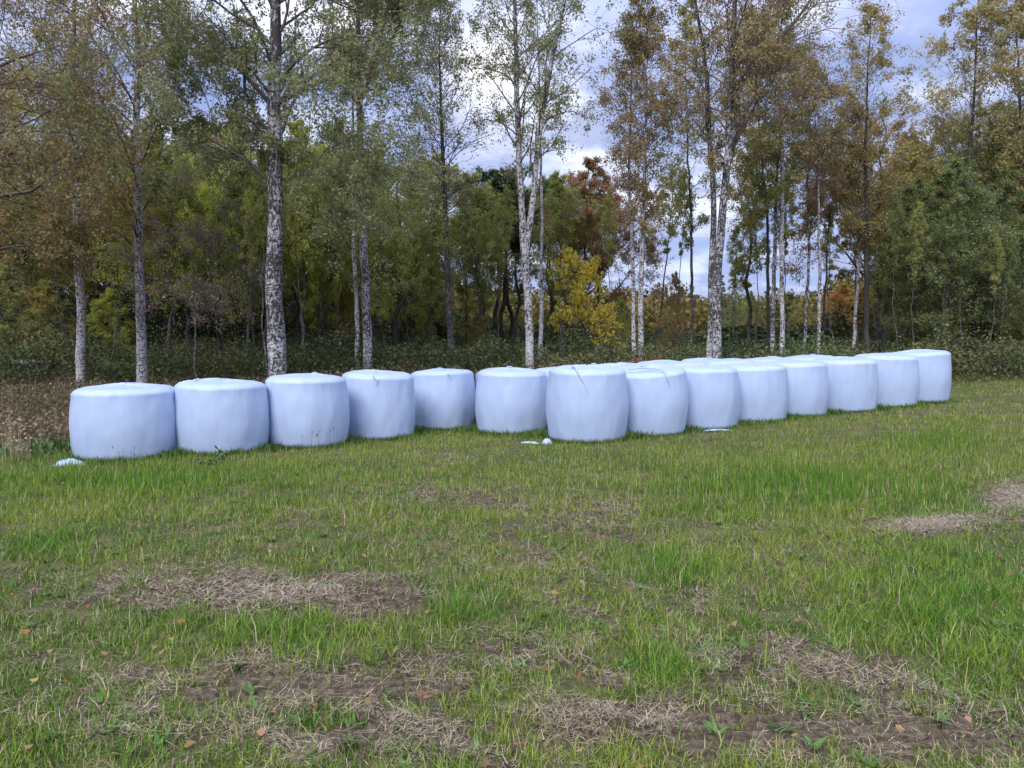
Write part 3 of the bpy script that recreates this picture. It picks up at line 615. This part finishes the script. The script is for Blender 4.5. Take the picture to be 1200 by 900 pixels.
front('birch_tree', 'pale birch with airy rust-brown crown, right stem of the pair beside the open sky gap', 'birch', G1, 22.5, [(751, 430), (752, 330), (754, 200), (758, 100), (750, 45)], 9, 11.6, 280, 1.75, RUST, 'birch', 109, n1=50, n2=6, n3=6, nleaf=6, leaf=.055, upb=.35)
front('birch_tree', 'pale slim birch, left stem of the pair beside the open sky gap', 'birch', G1, 23.5, [(743, 425), (743, 330), (738, 200), (740, 120)], 7, 11, 230, 1.4, RUST, 'birch', 110, n1=30, n2=6, n3=5, nleaf=6, leaf=.055, upb=.3)
front('birch_tree', 'stout white birch with wide forking crown, right one of the thick pair', 'birch', G1, 21, [(840, 430), (840, 340), (848, 200), (853, 110), (858, 0)], 13.5, 15.5, 215, 2.8, ((.34, .25, .13), (.36, .31, .15)), 'birch_rough', 111, forks=[([(852, 120), (875, 80), (905, 55), (940, 15), (960, -20)], 6, 12.5), ([(842, 200), (860, 170), (880, 130)], 4, 9)], n1=44, n2=7, n3=6, nleaf=6, leaf=.055, upb=.35, taper=.4)
front('birch_tree', 'white birch tight against the stout one, left one of the thick pair', 'birch', G1, 21.6, [(828, 430), (829, 340), (830, 200), (827, 100), (815, 0)], 10, 15, 190, 2.0, ((.34, .25, .13), (.36, .31, .15)), 'birch_rough', 112, n1=34, n2=6, n3=6, nleaf=6, leaf=.055, upb=.35, taper=.4)
front('birch_tree', 'thin grey birch just left of the thick pair', 'birch', G1, 26, [(812, 425), (811, 330), (808, 200), (806, 100)], 5, 13, 290, 1.4, OLIVE, 'grey', 113, n1=34, n2=5, n3=5, nleaf=7, leaf=.06)
front('birch_tree', 'dark thin trunk at the left of the three close stems right of the thick pair', 'birch', G1, 25, [(900, 425), (899, 330), (896, 220), (890, 110)], 5.5, 12, 260, 1.6, ((.28, .23, .09), (.32, .31, .11)), 'dark', 114, n1=38, n2=6, n3=5, nleaf=8, leaf=.06)
front('birch_tree', 'white birch in the middle of the three close stems right of the thick pair', 'birch', G1, 24.4, [(907, 425), (907, 330), (911, 200), (914, 100)], 7, 13, 280, 1.5, OLIVE, 'birch_rough', 115, n1=32, n2=6, n3=5, nleaf=7, leaf=.06)
front('birch_tree', 'white birch at the right of the three close stems right of the thick pair', 'birch', G1, 24, [(917, 425), (918, 320), (918, 200), (916, 80), (915, 0)], 7.5, 14, 210, 2.2, RUST, 'birch', 116, n1=46, n2=6, n3=6, nleaf=5, leaf=.055)
front('birch_tree', 'slim birch with twiggy brown top, first one right of the three close stems', 'birch', G1, 26, [(941, 420), (942, 320), (944, 230), (946, 140)], 5.5, 11, 250, 1.3, RUST, 'birch_rough', 117, n1=34, n2=5, n3=5, nleaf=6, leaf=.06)
front('birch_tree', 'slim birch with almost bare crown, second one right of the three close stems', 'birch', G1, 25, [(961, 420), (960, 320), (957, 230), (955, 140), (955, 120)], 5.5, 10.4, 240, 1.5, ((.30, .20, .15), (.28, .22, .12)), 'birch', 118, n1=44, n2=6, n3=5, nleaf=3, leaf=.055)
front('birch_tree', 'thin dark leaning birch beside the almost bare one', 'birch', G1, 27, [(964, 418), (966, 330), (975, 240), (982, 180)], 4, 8.5, 260, 1.0, RUST, 'dark', 119, n1=24, n2=5, n3=5, nleaf=5, leaf=.06)
front('birch_tree', 'white-stemmed birch in front of the orange bush', 'birch', G1, 27, [(1001, 418), (1001, 330), (1003, 240), (1000, 150)], 6, 10, 300, 1.5, ((.30, .26, .10), (.35, .27, .10)), 'birch', 120, n1=34, n2=6, n3=5, nleaf=8, leaf=.065)
front('birch_tree', 'tall dark-trunked birch with pointed top against the sky, left of the blue gap at right', 'birch', G1, 26, [(1020, 425), (1019, 320), (1021, 200), (1019, 100), (1018, 30)], 9, 12.6, 290, 2.0, ((.28, .25, .10), (.40, .33, .15)), 'dark', 121, n1=58, n2=6, n3=5, nleaf=5, leaf=.06, upb=.3)
G2 = 'taller dense trees at the right end of the woods'
front('aspen_tree', 'very tall golden-green aspen with dense top, right of the blue sky gap', 'aspen', G2, 29, [(1140, 430), (1140, 300), (1138, 200), (1141, 100), (1143, 0)], 9, 15.3, 330, 3.0, ((.32, .28, .12), (.43, .38, .19)), 'grey', 122, n1=56, n2=7, n3=6, nleaf=7, leaf=.075, upb=.25)
front('aspen_tree', 'tall brownish aspen cut by the right border', 'aspen', G2, 28, [(1205, 430), (1204, 300), (1200, 150), (1198, 0)], 9, 15, 330, 2.6, ((.26, .22, .10), (.36, .30, .11)), 'grey', 123, n1=50, n2=7, n3=5, nleaf=7, leaf=.075)
# overhanging tree from outside the left border
front('oak_tree', 'spreading brown-leaved tree whose dark crooked limbs reach in at the left border', 'oak', 'trees at the left border', 18, [(-85, 470), (-85, 330), (-80, 200), (-70, 60)], 26, 11, 270, 3.4, ((.30, .24, .12), (.36, .30, .13)), 'dark', 124, forks=[([(-82, 250), (-40, 215), (0, 232), (45, 228), (85, 205)], 9, 0), ([(-80, 230), (-30, 200), (10, 175), (50, 190), (95, 160)], 8, 0), ([(-78, 150), (-30, 100), (20, 75), (80, 60)], 7, 0), ([(-80, 330), (-30, 300), (10, 290), (60, 285)], 5, 0)], n1=36, n2=6, n3=5, nleaf=5, leaf=.06, ang=1.1, upb=.0, droop=.02)
front('bare_sapling', 'leafless grey twiggy small tree behind the second bale', 'sapling', 'saplings at the wood edge', 19.5, [(238, 450), (238, 400), (239, 340), (241, 300)], 3, 4.2, 385, 1.9, ((.30, .23, .19), (.22, .18, .14)), 'grey', 125, n1=22, n2=8, n3=6, nleaf=3, leaf=.045, ang=1.15, droop=.0, upb=0, tw=.005)
front('pole_sapling', 'thin straight stem just left of the thickest birch', 'sapling', 'saplings at the wood edge', 18, [(311, 470), (311, 400), (312, 300), (310, 230)], 3, 6, 260, .6, OLIVE, 'grey', 126, n1=10, n2=4, n3=4, nleaf=6, leaf=.06)

# -------- prototypes for the woods behind, copied with obj.copy()
def proto_decid(seed, H, r0, h0, Lp, bark, fork=False, **kw):
    r = np.random.default_rng(seed); P = np.zeros((20, 3)); P[:, 2] = np.linspace(0, H, 20); P[:, :2] = np.cumsum(r.normal(0, .07, (20, 2)), 0); P[0, :2] = 0; P[:, :2] -= P[0, :2]
    tt = np.linspace(0, 1, 20); Rd = r0 * (1 - .85 * tt); fk = []
    if fork:
        for s in range(3):
            k = 6 + 2 * s; a_ = r.random() * 6.28; L = H * .45; q = np.linspace(0, 1, 12)[:, None]; dirv = np.array([math.cos(a_) * .7, math.sin(a_) * .7, .75])
            Pf = P[k] + q * dirv * L + np.cumsum(r.normal(0, .05, (12, 3)), 0) * (q > 0); fk.append((Pf, Rd[k] * .6 * (1 - .8 * q[:, 0])))
    return grow(r, P, Rd, h0, Lp, forks=fk, **kw), bark
class Proto:
    def __init__(s, data, bark, twig=TWIG):
        s.objs = None; s.data = data; s.bark = bark; s.twig = twig
    def place(s, name, label, cat, group, x, y, sc, rz, cols):
        t = empty(name, (x, y, float(gz(x, y)) - .1), rz); tag(t, label, cat, group); t.scale = (sc[0], sc[0], sc[1])
        if s.objs is None:
            s.objs = [mesh('trunk', *s.data[0], BARK[s.bark], t, smooth=True), mesh('branches', *s.data[1], s.twig, t), mesh('crown', s.data[2][0], s.data[2][1], LEAF, t, {'r': s.data[2][2]})]
            ob = s.objs
        else:
            ob = []
            for o in s.objs:
                c = o.copy(); COL.objects.link(c); c.parent = t; ob.append(c)
        if cols: setleaf(ob[2], *cols)
        return t
PR = {}
def PD(key, *a, **k): d, b = proto_decid(*a, **k); PR[key] = Proto(d, b)
PD('round', 201, 10, .13, 3.0, 2.9, 'dark', fork=True, n1=30, n2=7, n3=6, nleaf=14, leaf=.082, ang=1.0, upb=.1, droop=.05)
PD('round2', 202, 10, .12, 3.6, 2.6, 'grey', fork=True, n1=30, n2=7, n3=6, nleaf=14, leaf=.08, ang=.95, upb=.2, droop=.1)
PD('tall', 203, 10, .09, 3.4, 1.8, 'grey', n1=44, n2=7, n3=5, nleaf=14, leaf=.075, ang=.85, upb=.3, droop=.08)
PD('bushy', 204, 10, .08, 1.0, 2.3, 'grey', n1=52, n2=7, n3=6, nleaf=13, leaf=.08, ang=.9, upb=.3, droop=.05)
PD('pole', 205, 10, .055, 6.0, 1.1, 'grey', n1=24, n2=5, n3=4, nleaf=12, leaf=.08, ang=.8, upb=.3, droop=.05)
PD('pine', 206, 10, .13, 6.3, 1.7, 'dark', n1=24, n2=7, n3=6, nleaf=24, leaf=.08, ang=1.2, upb=.0, droop=.0, spread=.08)
# small bright maples: fewer, larger leaves in layered sprays
PD('maple', 207, 4, .035, 1.7, 1.15, 'grey', n1=14, n2=5, n3=4, nleaf=7, leaf=.115, ang=1.1, upb=.15, droop=.0, spread=.07)
def spruce(seed, H, n1=110, rb=2.2):
    r = np.random.default_rng(seed); P = np.zeros((16, 3)); P[:, 2] = np.linspace(0, H, 16); Rd = .14 * (1 - .95 * np.linspace(0, 1, 16)); tr = Acc(); V, Qs = tubes(P[None], Rd[None], 8); tr.add(V, Qs)
    br = Acc(); L = lambda t_, n_: rb * (1.05 - t_) + .15
    C1, R1 = children(P[None], Rd[None], n1, .06, .99, L, 1.5, .03, 7, r, rfac=.25, upb=.05, jit=.05, even=True); R1 = np.clip(R1, .006, .04)
    C1[:, :, 2] -= (np.linspace(0, 1, 7) ** 1.5)[None] * .30 * np.linalg.norm(C1[:, -1] - C1[:, 0], axis=1)[:, None]
    V, Qs = tubes(C1, R1, 4); br.add(V, Qs)
    C2, R2 = children(C1, R1, 14, .10, 1., .38, .95, .35, 4, r, rfac=.5, jit=.08); R2 = np.clip(R2, .004, .01); V, Qs = tubes(C2, R2, 3); br.add(V, Qs)
    n_, K, _ = C2.shape; m_ = 12; t_ = r.random((n_, m_)) * (K - 1); i0 = np.minimum(t_.astype(int), K - 2); fr = (t_ - i0)[..., None]; ii = np.arange(n_)[:, None]
    A = (C2[ii, i0] * (1 - fr) + C2[ii, i0 + 1] * fr + r.normal(0, .03, (n_, m_, 3))).reshape(-1, 3)
    V, Qs = leaves(A, .13 * (.6 + .8 * r.random(len(A))), r, flat=.9, asp=.35); return (tr.get(), br.get(), (V, Qs, np.repeat(r.random(len(A)), 4)))
PR['spruce'] = Proto(spruce(301, 11), 'dark'); PR['spruce2'] = Proto(spruce(302, 11, 100, 2.6), 'dark')
SPR = ((.014, .030, .014), (.028, .050, .022)); PIN = ((.020, .040, .018), (.04, .06, .024))
# (proto, px, Y, top py, width factor, colours, kind word)
def zone(px):
    if px < 90: return 'behind the farthest left birch'
    if px < 165: return 'between the two birches at far left'
    if px < 255: return 'between the rusty birch and the thickest birch'
    if px < 326: return 'just left behind the thickest birch'
    if px < 415: return 'between the thickest birch and the close pair'
    if px < 475: return 'right behind the close birch pair'
    if px < 531: return 'between the close pair and the dark slender birch'
    if px < 615: return 'between the dark slender birch and the forked birch'
    if px < 690: return 'right behind the forked birch'
    if px < 750: return 'left of the pair beside the sky gap'
    if px < 830: return 'between the pair by the sky gap and the thick pair'
    if px < 900: return 'just right of the thick birch pair'
    if px < 960: return 'behind the three close stems'
    if px < 1020: return 'left of the pointed dark-trunked birch'
    if px < 1090: return 'right of the pointed dark-trunked birch'
    if px < 1150: return 'below the very tall aspen'
    return 'at the right border of the woods'
WN = {'round': ('deciduous_tree', 'broad tree'), 'round2': ('deciduous_tree', 'broad tree'), 'tall': ('deciduous_tree', 'tall narrow tree'), 'bushy': ('bushy_tree', 'low-leaved bushy tree'), 'pole': ('pole_tree', 'thin pole-like tree'), 'pine': ('pine_tree', 'bare-trunked pine'), 'maple': ('maple_tree', 'small maple'), 'spruce': ('spruce_tree', 'dark spruce'), 'spruce2': ('spruce_tree', 'dark spruce')}
CN = {id(BROWN): 'brown', id(OLIVE): 'olive', id(GREEN): 'green', id(GREY): 'grey-green', id(GOLD): 'golden', id(RUST): 'rust-brown', id(YEL): 'bright yellow', id(YG): 'yellow-green', id(BYG): 'bright lime-yellow', id(ORANGE): 'orange', id(RED): 'red-tinged', id(DGREEN): 'deep green', id(SPR): 'blackish green', id(PIN): 'dark-needled'}
woods = [
 ('round', 252, 25.5, 175, .65, BYG), ('round2', 372, 26, 235, .55, BYG), ('round2', 482, 27, 240, .6, BYG), ('round', 545, 30, 250, .5, YG),
 ('pole', 290, 22.5, 215, 0.5, OLIVE), ('pole', 300, 22.8, 190, 0.5, YG), ('pole', 348, 23.0, 140, 0.6, OLIVE), ('pole', 396, 25.0, 220, 0.6, GREEN), ('pole', 368, 26.0, 200, 0.6, YG), ('pole', 590, 26.0, 200, 0.6, OLIVE), ('pole', 575, 24.5, 230, 0.5, OLIVE), ('pole', 722, 26.0, 200, 0.5, OLIVE), ('pole', 800, 27.0, 180, 0.5, OLIVE), ('pole', 884, 27.0, 190, 0.5, OLIVE), ('pole', 1062, 24.5, 200, 0.5, GREEN), ('pole', 1083, 24.5, 220, 0.5, OLIVE), ('pole', 1100, 25.0, 240, 0.5, GREEN), ('pole', 1132, 24.5, 230, 0.5, GREEN), ('pole', 1160, 24.5, 260, 0.5, OLIVE), ('pole', 1180, 25.0, 260, 0.5, GREEN), ('pole', 1010, 29.0, 180, 0.5, GOLD), ('pole', 930, 29.0, 180, 0.5, GOLD), ('pole', 120, 24.0, 180, 0.6, GOLD), ('pole', 75, 23.5, 200, 0.6, GOLD), ('pole', 450, 25.0, 230, 0.5, OLIVE), ('pole', 480, 24.5, 250, 0.5, YG),
 ('round', 20, 29, 150, .9, OLIVE), ('tall', -40, 25, 40, 1.1, BROWN), ('round', 60, 32, 60, 1.1, OLIVE), ('bushy', 5, 24, 300, .7, OLIVE), ('bushy', 55, 25, 320, .7, GOLD), ('round2', 130, 29, 110, 1.0, GOLD), ('bushy', 130, 27, 330, .6, YG),
 ('spruce', 100, 36, 200, 1.0, SPR), ('spruce2', 30, 38, 170, 1.1, SPR), ('spruce', 160, 38, 150, 1.0, SPR), ('spruce2', 215, 35, 210, 1.0, SPR), ('spruce', 275, 38, 130, 1.1, SPR), ('spruce2', 330, 37, 190, 1.0, SPR), ('spruce', 385, 40, 170, 1.0, SPR), ('spruce2', 440, 38, 230, 1.0, SPR), ('spruce', 490, 36, 300, .9, SPR), ('spruce', 515, 32, 345, .7, SPR),
 ('round2', 215, 27, 150, .9, YG), ('round', 250, 31, 120, 1.0, OLIVE), ('tall', 190, 25, 130, .9, OLIVE), ('tall', 285, 24, 150, .8, GREEN), ('pole', 295, 24, 200, .8, OLIVE), ('tall', 345, 25, 120, .9, YG), ('round', 350, 29, 150, .9, OLIVE), ('round2', 385, 27, 190, .75, YG), ('tall', 390, 31, 110, 1.0, GREEN),
 ('round', 465, 26, 172, .85, OLIVE), ('round2', 500, 31, 165, .9, YG), ('tall', 440, 33, 150, 1.0, OLIVE), ('tall', 560, 28, 185, 1.0, OLIVE), ('tall', 570, 34, 190, .9, GREEN), ('tall', 600, 31, 180, 1.0, OLIVE), ('pole', 548, 27, 240, .8, GREEN), ('pole', 498, 27, 230, .8, OLIVE),
 ('pine', 588, 30, 185, 1.0, PIN), ('pine', 598, 34, 200, 1.0, PIN), ('pine', 582, 36, 180, 1.0, PIN), ('tall', 655, 29, 185, .9, OLIVE), ('tall', 640, 33, 190, .8, GREEN), ('pine', 648, 38, 190, .9, PIN), ('tall', 682, 31, 165, 1.0, RED), ('round2', 700, 31, 182, .75, RED), ('pole', 690, 30, 220, .9, OLIVE), ('pine', 700, 40, 210, .8, PIN),
 ('maple', 664, 25, 282, .62, YEL), ('maple', 692, 26, 296, .55, YEL), ('maple', 711, 25, 352, .8, YEL), ('bushy', 727, 27, 340, .35, OLIVE), ('pole', 672, 30, 290, .7, GREEN), ('bushy', 560, 27, 360, .4, GOLD), ('maple', 408, 27, 330, .7, ORANGE), ('bushy', 500, 27, 350, .4, OLIVE),
 ('bushy', 790, 27, 310, .40, BROWN), ('pole', 780, 29, 180, .9, OLIVE), ('pole', 872, 28, 250, .7, OLIVE), ('spruce2', 862, 44, 300, .7, GREEN), ('spruce', 845, 52, 320, .8, DGREEN), ('bushy', 880, 36, 335, .5, OLIVE), ('tall', 888, 30, 120, .9, GOLD), ('bushy', 945, 42, 340, .5, GOLD), ('bushy', 990, 38, 325, .8, ORANGE), ('bushy', 1010, 36, 330, .6, ORANGE), ('pole', 985, 27, 240, .8, OLIVE),
 ('round2', 1040, 31, 110, .9, BROWN), ('tall', 1065, 29, 150, 1.0, GOLD), ('tall', 1045, 28, 230, .8, OLIVE), ('bushy', 1075, 27, 190, .9, GREEN), ('bushy', 1115, 25.5, 170, 1.0, GREEN), ('bushy', 1150, 27.5, 200, .9, DGREEN), ('bushy', 1185, 26.5, 180, .9, GREEN), ('round', 1170, 31, 90, 1.0, OLIVE), ('round2', 1110, 33, 120, 1.0, OLIVE), ('bushy', 1060, 33, 280, .8, OLIVE), ('bushy', 1215, 28, 230, .9, OLIVE), ('bushy', 1105, 27, 330, .5, OLIVE), ('round', 1235, 30, 60, 1.1, GREEN), ('pole', 1050, 27, 250, .8, OLIVE), ('pole', 1092, 29, 240, .8, OLIVE), ('spruce', 1125, 37, 200, 1.1, SPR), ('spruce2', 1185, 38, 170, 1.1, SPR), ('spruce2', 1065, 40, 260, 1.0, SPR),
]
for i, (k, px, Y, tpy, sx, cols) in enumerate(woods):
    x, _, zt = wp(px, tpy, Y); Hh = zt - float(gz(x, Y)) + .1; H0 = {'maple': 4.3, 'spruce': 11, 'spruce2': 11}.get(k, 10.9); sz = Hh / H0
    name, word = WN[k]; cn = CN[id(cols)]
    adj = f'{cn} {word}' if k not in ('spruce', 'spruce2', 'pine') or cols in (GREEN, DGREEN) else word
    adj = adj.replace('green dark spruce', 'green spruce')
    PR[k].place(name, f'{adj} {zone(px)}', word.split()[-1] if k not in ('pole', 'tall', 'round', 'round2', 'bushy') else 'tree', f'{adj}s {zone(px)}', x, Y, (sx * (sz if k == 'maple' else max(.7, min(1.1, sz + .15))), sz), random.random() * 6.28, cols)

# -------- far woods and undergrowth (masses)
def cloud(n_, area, hfun, size, cols, seed, clump=1.2, flat=.3):
    """leafy mass: clumps filling a band of ground; returns leaf V,Q,col"""
    r = np.random.default_rng(seed); x, y = area(r, n_); H = hfun(x, y) ; g0 = gz(x, y)
    t_ = r.random(n_) ** .65; cl_ = fbm(x / clump + 11, y / clump, 2) ; t_ = t_ * (.45 + .9 * cl_)
    C = np.stack([x, y, g0 + t_ * H], 1); V, Qs = leaves(C, size * (.5 + r.random(n_)), r, flat=flat, asp=.7)
    a_ = np.array(cols); k = np.clip(fbm(x / clump / 2 + 3, y / clump / 2 + C[:, 2], 2) * 1.5 - .25 + r.normal(0, .15, n_), 0, .999); kk = (k * len(a_)).astype(int)
    return V, Qs, np.repeat(a_[kk] * (.65 + .6 * r.random((n_, 1))), 4, 0)
def farH(x, y):
    px = 600 + F * x / y
    top = np.interp(px, [-100, 300, 490, 560, 690, 740, 800, 880, 960, 1040, 1100, 1300], [190, 210, 290, 347, 352, 350, 345, 355, 345, 310, 240, 200])
    return (395 - top) / F * y + 1.6
def A_far(r, n_):
    y = 58 + 34 * r.random(n_) ; return (r.random(n_) * 2 - 1) * y * .85, y
V, Qs, c = cloud(150000, A_far, farH, .42, [(.075, .085, .03), (.13, .13, .04), (.18, .15, .045), (.23, .16, .045), (.08, .09, .04)], 401, clump=3.5)
fw_ = mesh('far_woods', V, Qs, LEAFC, None, {'col': c}); tag(fw_, 'olive and golden far-off woods closing the view behind the trees', 'woods', kind='stuff')
def A_band(d0, d1, xa, xb):
    def f(r, n_):
        x = xa + (xb - xa) * r.random(n_); return x, edge(x) + d0 + (d1 - d0) * r.random(n_)
    return f
def stems(n_, area, hgt, seed, col, wd=.008):
    r = np.random.default_rng(seed); x, y = area(r, n_); k = ~inside_bale(x, y, 1.15); x, y = x[k], y[k]; n_ = len(x)
    global rng; V, Qs, kk = blades(x, y, gz(x, y) - .02, hgt * (.4 + r.random(n_)) * (.5 + fbm(x, y, 2)), wd * (.5 + r.random(n_)), r.normal(0, .4, n_), np.abs(r.normal(0, .35, n_)), 2)
    c_ = np.array(col)[r.integers(0, len(col), n_)] * (.5 + .8 * r.random((n_, 1))); return V, Qs, np.repeat(c_, kk, 0)
def backmask(V, Qs, c, per=4):
    C = V.reshape(-1, per, 3).mean(1); bad = inside_bale(C[:, 0], C[:, 1], 1.1)
    for (bx_, by_, bd_) in backs: bad |= np.hypot(C[:, 0] - bx_, C[:, 1] - by_) < bd_ / 2 * 1.15
    k = ~bad; V = V.reshape(-1, per, 3)[k].reshape(-1, 3); c = c.reshape(-1, per, 3)[k].reshape(-1, 3); return V, np.arange(len(V)).reshape(-1, 4), c
parts = []
DRY = [(.20, .165, .10), (.29, .24, .16), (.13, .115, .07), (.10, .12, .055), (.13, .125, .06), (.19, .12, .07), (.10, .12, .05)]
# low brown weeds right behind the bales, greener and higher further in
parts.append(backmask(*cloud(42000, A_band(.2, 9, -17, -3), lambda x, y: .30 + .35 * fbm(x, y, 2), .055, DRY, 402, 1.0)))
parts.append(backmask(*cloud(52000, A_band(1.2, 8, -4, 22), lambda x, y: .45 + .5 * fbm(x, y, 2), .07, DRY + [(.06, .07, .03)], 403, 1.0)))
acc = Acc(); [acc.add(V, Qs) for V, Qs, c in parts]; V, Qs = acc.get()
s1 = stems(9000, A_band(.1, 7, -17, 0), .55, 404, [(.24, .18, .11), (.15, .11, .07), (.10, .07, .05)], .01)
dw = mesh('dry_weeds', np.concatenate([V, s1[0]]), np.concatenate([Qs, s1[1] + len(V)]), LEAFC, None, {'col': np.concatenate([np.concatenate([p[2] for p in parts]), s1[2]])})
tag(dw, 'brown dry weeds and dead ferns on the rough ground behind the bales', 'weeds', kind='stuff')
def ugH(x, y): return .5 + 1.6 * fbm(x * .45 + 3, y * .45, 3) ** 1.5 + .2
def A_ug(r, n_):
    x = -24 + 60 * r.random(n_); return x, 21.5 + 13 * r.random(n_) ** 1.3 + np.clip((x - 10) * .35, 0, 9)
V, Qs, c = cloud(210000, A_ug, ugH, .085, [(.065, .095, .045), (.10, .145, .065), (.13, .17, .07), (.19, .165, .08), (.09, .12, .06)], 405, 1.1)
ug = mesh('undergrowth', V, Qs, LEAFC, None, {'col': c}); tag(ug, 'green brambles and low bushes filling the floor of the woods', 'undergrowth', kind='stuff')
def A_in(r, n_):
    y = 34 + 22 * r.random(n_); return (r.random(n_) * 2 - 1) * y * .8, y
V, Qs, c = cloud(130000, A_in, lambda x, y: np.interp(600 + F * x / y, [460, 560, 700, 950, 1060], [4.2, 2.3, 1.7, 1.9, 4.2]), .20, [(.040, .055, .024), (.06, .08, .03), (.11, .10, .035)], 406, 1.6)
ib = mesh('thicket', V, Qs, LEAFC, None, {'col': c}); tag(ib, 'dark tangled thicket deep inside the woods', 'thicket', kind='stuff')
# far bare trunks inside the woods seen as thin poles
# -------- fallen pale log at left, dock plant, orange seedling, dry stalks
def curve_tube(name, pts, r0, r1, mat, parent=None, sides=8):
    P = interp_path(pts, 14); P[1:-1] += rng.normal(0, r0 * .3, (12, 3)); rr = np.linspace(r0, r1, 14); rr[0] *= .7; rr[-1] *= .5; V, Qs = tubes(P[None], rr[None], sides)
    return mesh(name, V, Qs, mat, parent, smooth=True)
gx = lambda px, Y: (xat(px, Y), Y)
x, y = gx(5, 26); x2, y2 = gx(98, 24.5)
lg = curve_tube('fallen_log', [(x, y, float(gz(x, y)) + .70), (x2, y2, float(gz(x2, y2)) + .62)], .075, .05, BARK['birch']); tag(lg, 'pale fallen birch pole lying in the weeds beside the farthest left birch', 'log')
def plant(name, label, cat, x, y, n_, L, wd, col, seed, lay=.6):
    r = np.random.default_rng(seed); t = empty(name, (x, y, float(gz(x, y)))); tag(t, label, cat); acc = Acc()
    for i in range(n_):
        az = i * 2.4 + r.normal(0, .3); ll = L * (.6 + .6 * r.random()); el = lay * (.5 + r.random()); q = np.linspace(0, 1, 8); prof = np.sin(q ** .8 * math.pi) * wd * (.8 + .4 * r.random()) + .004
        ang = el + q * .9; dx = np.cumsum(np.sin(ang)) * ll / 8; dz = np.cumsum(np.cos(ang)) * ll / 8; side = np.array([-math.sin(az), math.cos(az), 0]); d_ = np.array([math.cos(az), math.sin(az), 0])
        M_ = d_[None] * dx[:, None] + np.array([0, 0, 1.])[None] * dz[:, None]
        wav = .02 * np.sin(q * 14 + i)[:, None] * np.array([0, 0, 1.])
        V = np.stack([M_ - side * prof[:, None] + wav, M_ - [0, 0, .008], M_ + side * prof[:, None] - wav], 1).reshape(-1, 3); b0 = np.arange(7)[:, None] * 3
        Qs = np.concatenate([np.concatenate([b0, b0 + 1, b0 + 4, b0 + 3], 1), np.concatenate([b0 + 1, b0 + 2, b0 + 5, b0 + 4], 1)]); acc.add(V, Qs)
    V, Qs = acc.get(); c = np.tile(np.array(col), (len(V), 1)); mesh('leaves', V, Qs, LEAFC, t, {'col': c}, smooth=True); return t
x = xat(240, 9.85); plant('dock_plant', 'broad-leaved green dock plant in front of the second bale', 'plant', x, 9.8, 9, .26, .03, (.09, .15, .05), 1, .95)
t = plant('dock_leaf', 'upright broad dock leaf before the second bale, right of the dock plant', 'plant', xat(257, 9.9), 9.95, 2, .26, .035, (.045, .08, .03), 2, .12)
x = xat(762, 18.2); t = plant('orange_seedling', 'small orange-red leaved seedling peeping over the bales', 'plant', x, 18.6, 46, .36, .035, (.42, .12, .06), 4, .5); t.scale = (1.2, 1.2, 3.6)
for (px, Y, h_, lab) in ((8, 10.6, .42, 'tuft of bleached dry stalks standing at the left border'), (17, 10.2, .30, 'shorter bleached dry stalks beside the left border tuft')):
    x = xat(px, Y); n_ = 60; xx = rng.normal(0, .07, n_); yy = rng.normal(0, .07, n_); V, Qs, kk = blades(xx, yy, 0 * xx, h_ * (.5 + .7 * rng.random(n_)), .008 + 0 * xx, rng.normal(.3, .4, n_), np.abs(rng.normal(0, .3, n_)), 2)
    heads, hq = leaves(V.reshape(-1, 6, 3)[:, 4], np.full(n_, .045), rng, asp=.7)
    o = mesh('dry_stalks', np.concatenate([V, heads]), np.concatenate([Qs, hq + len(V)]), LEAFC, None, {'col': np.tile([.34, .29, .19], (len(V) + len(heads), 1))}); o.location = (x, Y, float(gz(x, Y))); tag(o, lab, 'dry stalks')
for (px, Y, lab) in ((368, 11.0, 'thin dark seed stems before the third bale, right of its middle'), (142, 8.95, 'few thin green stems before the leftmost bale')):
    x = xat(px, Y); n_ = 9; xx = rng.normal(0, .10, n_); yy = rng.normal(0, .03, n_); V, Qs, kk = blades(xx, yy, 0 * xx, .22 + .14 * rng.random(n_), .006 + 0 * xx, rng.normal(.2, .2, n_), np.abs(rng.normal(0, .15, n_)), 2)
    hd, hq = leaves(V.reshape(-1, 6, 3)[:, 4], np.full(n_, .05), rng, flat=2., asp=.3)
    o = mesh('seed_stems', np.concatenate([V, hd]), np.concatenate([Qs, hq + len(V)]), LEAFC, None, {'col': np.tile([.10, .10, .06], (len(V) + len(hd), 1))}); o.location = (x, Y, float(gz(x, Y))); tag(o, lab, 'grass stems')
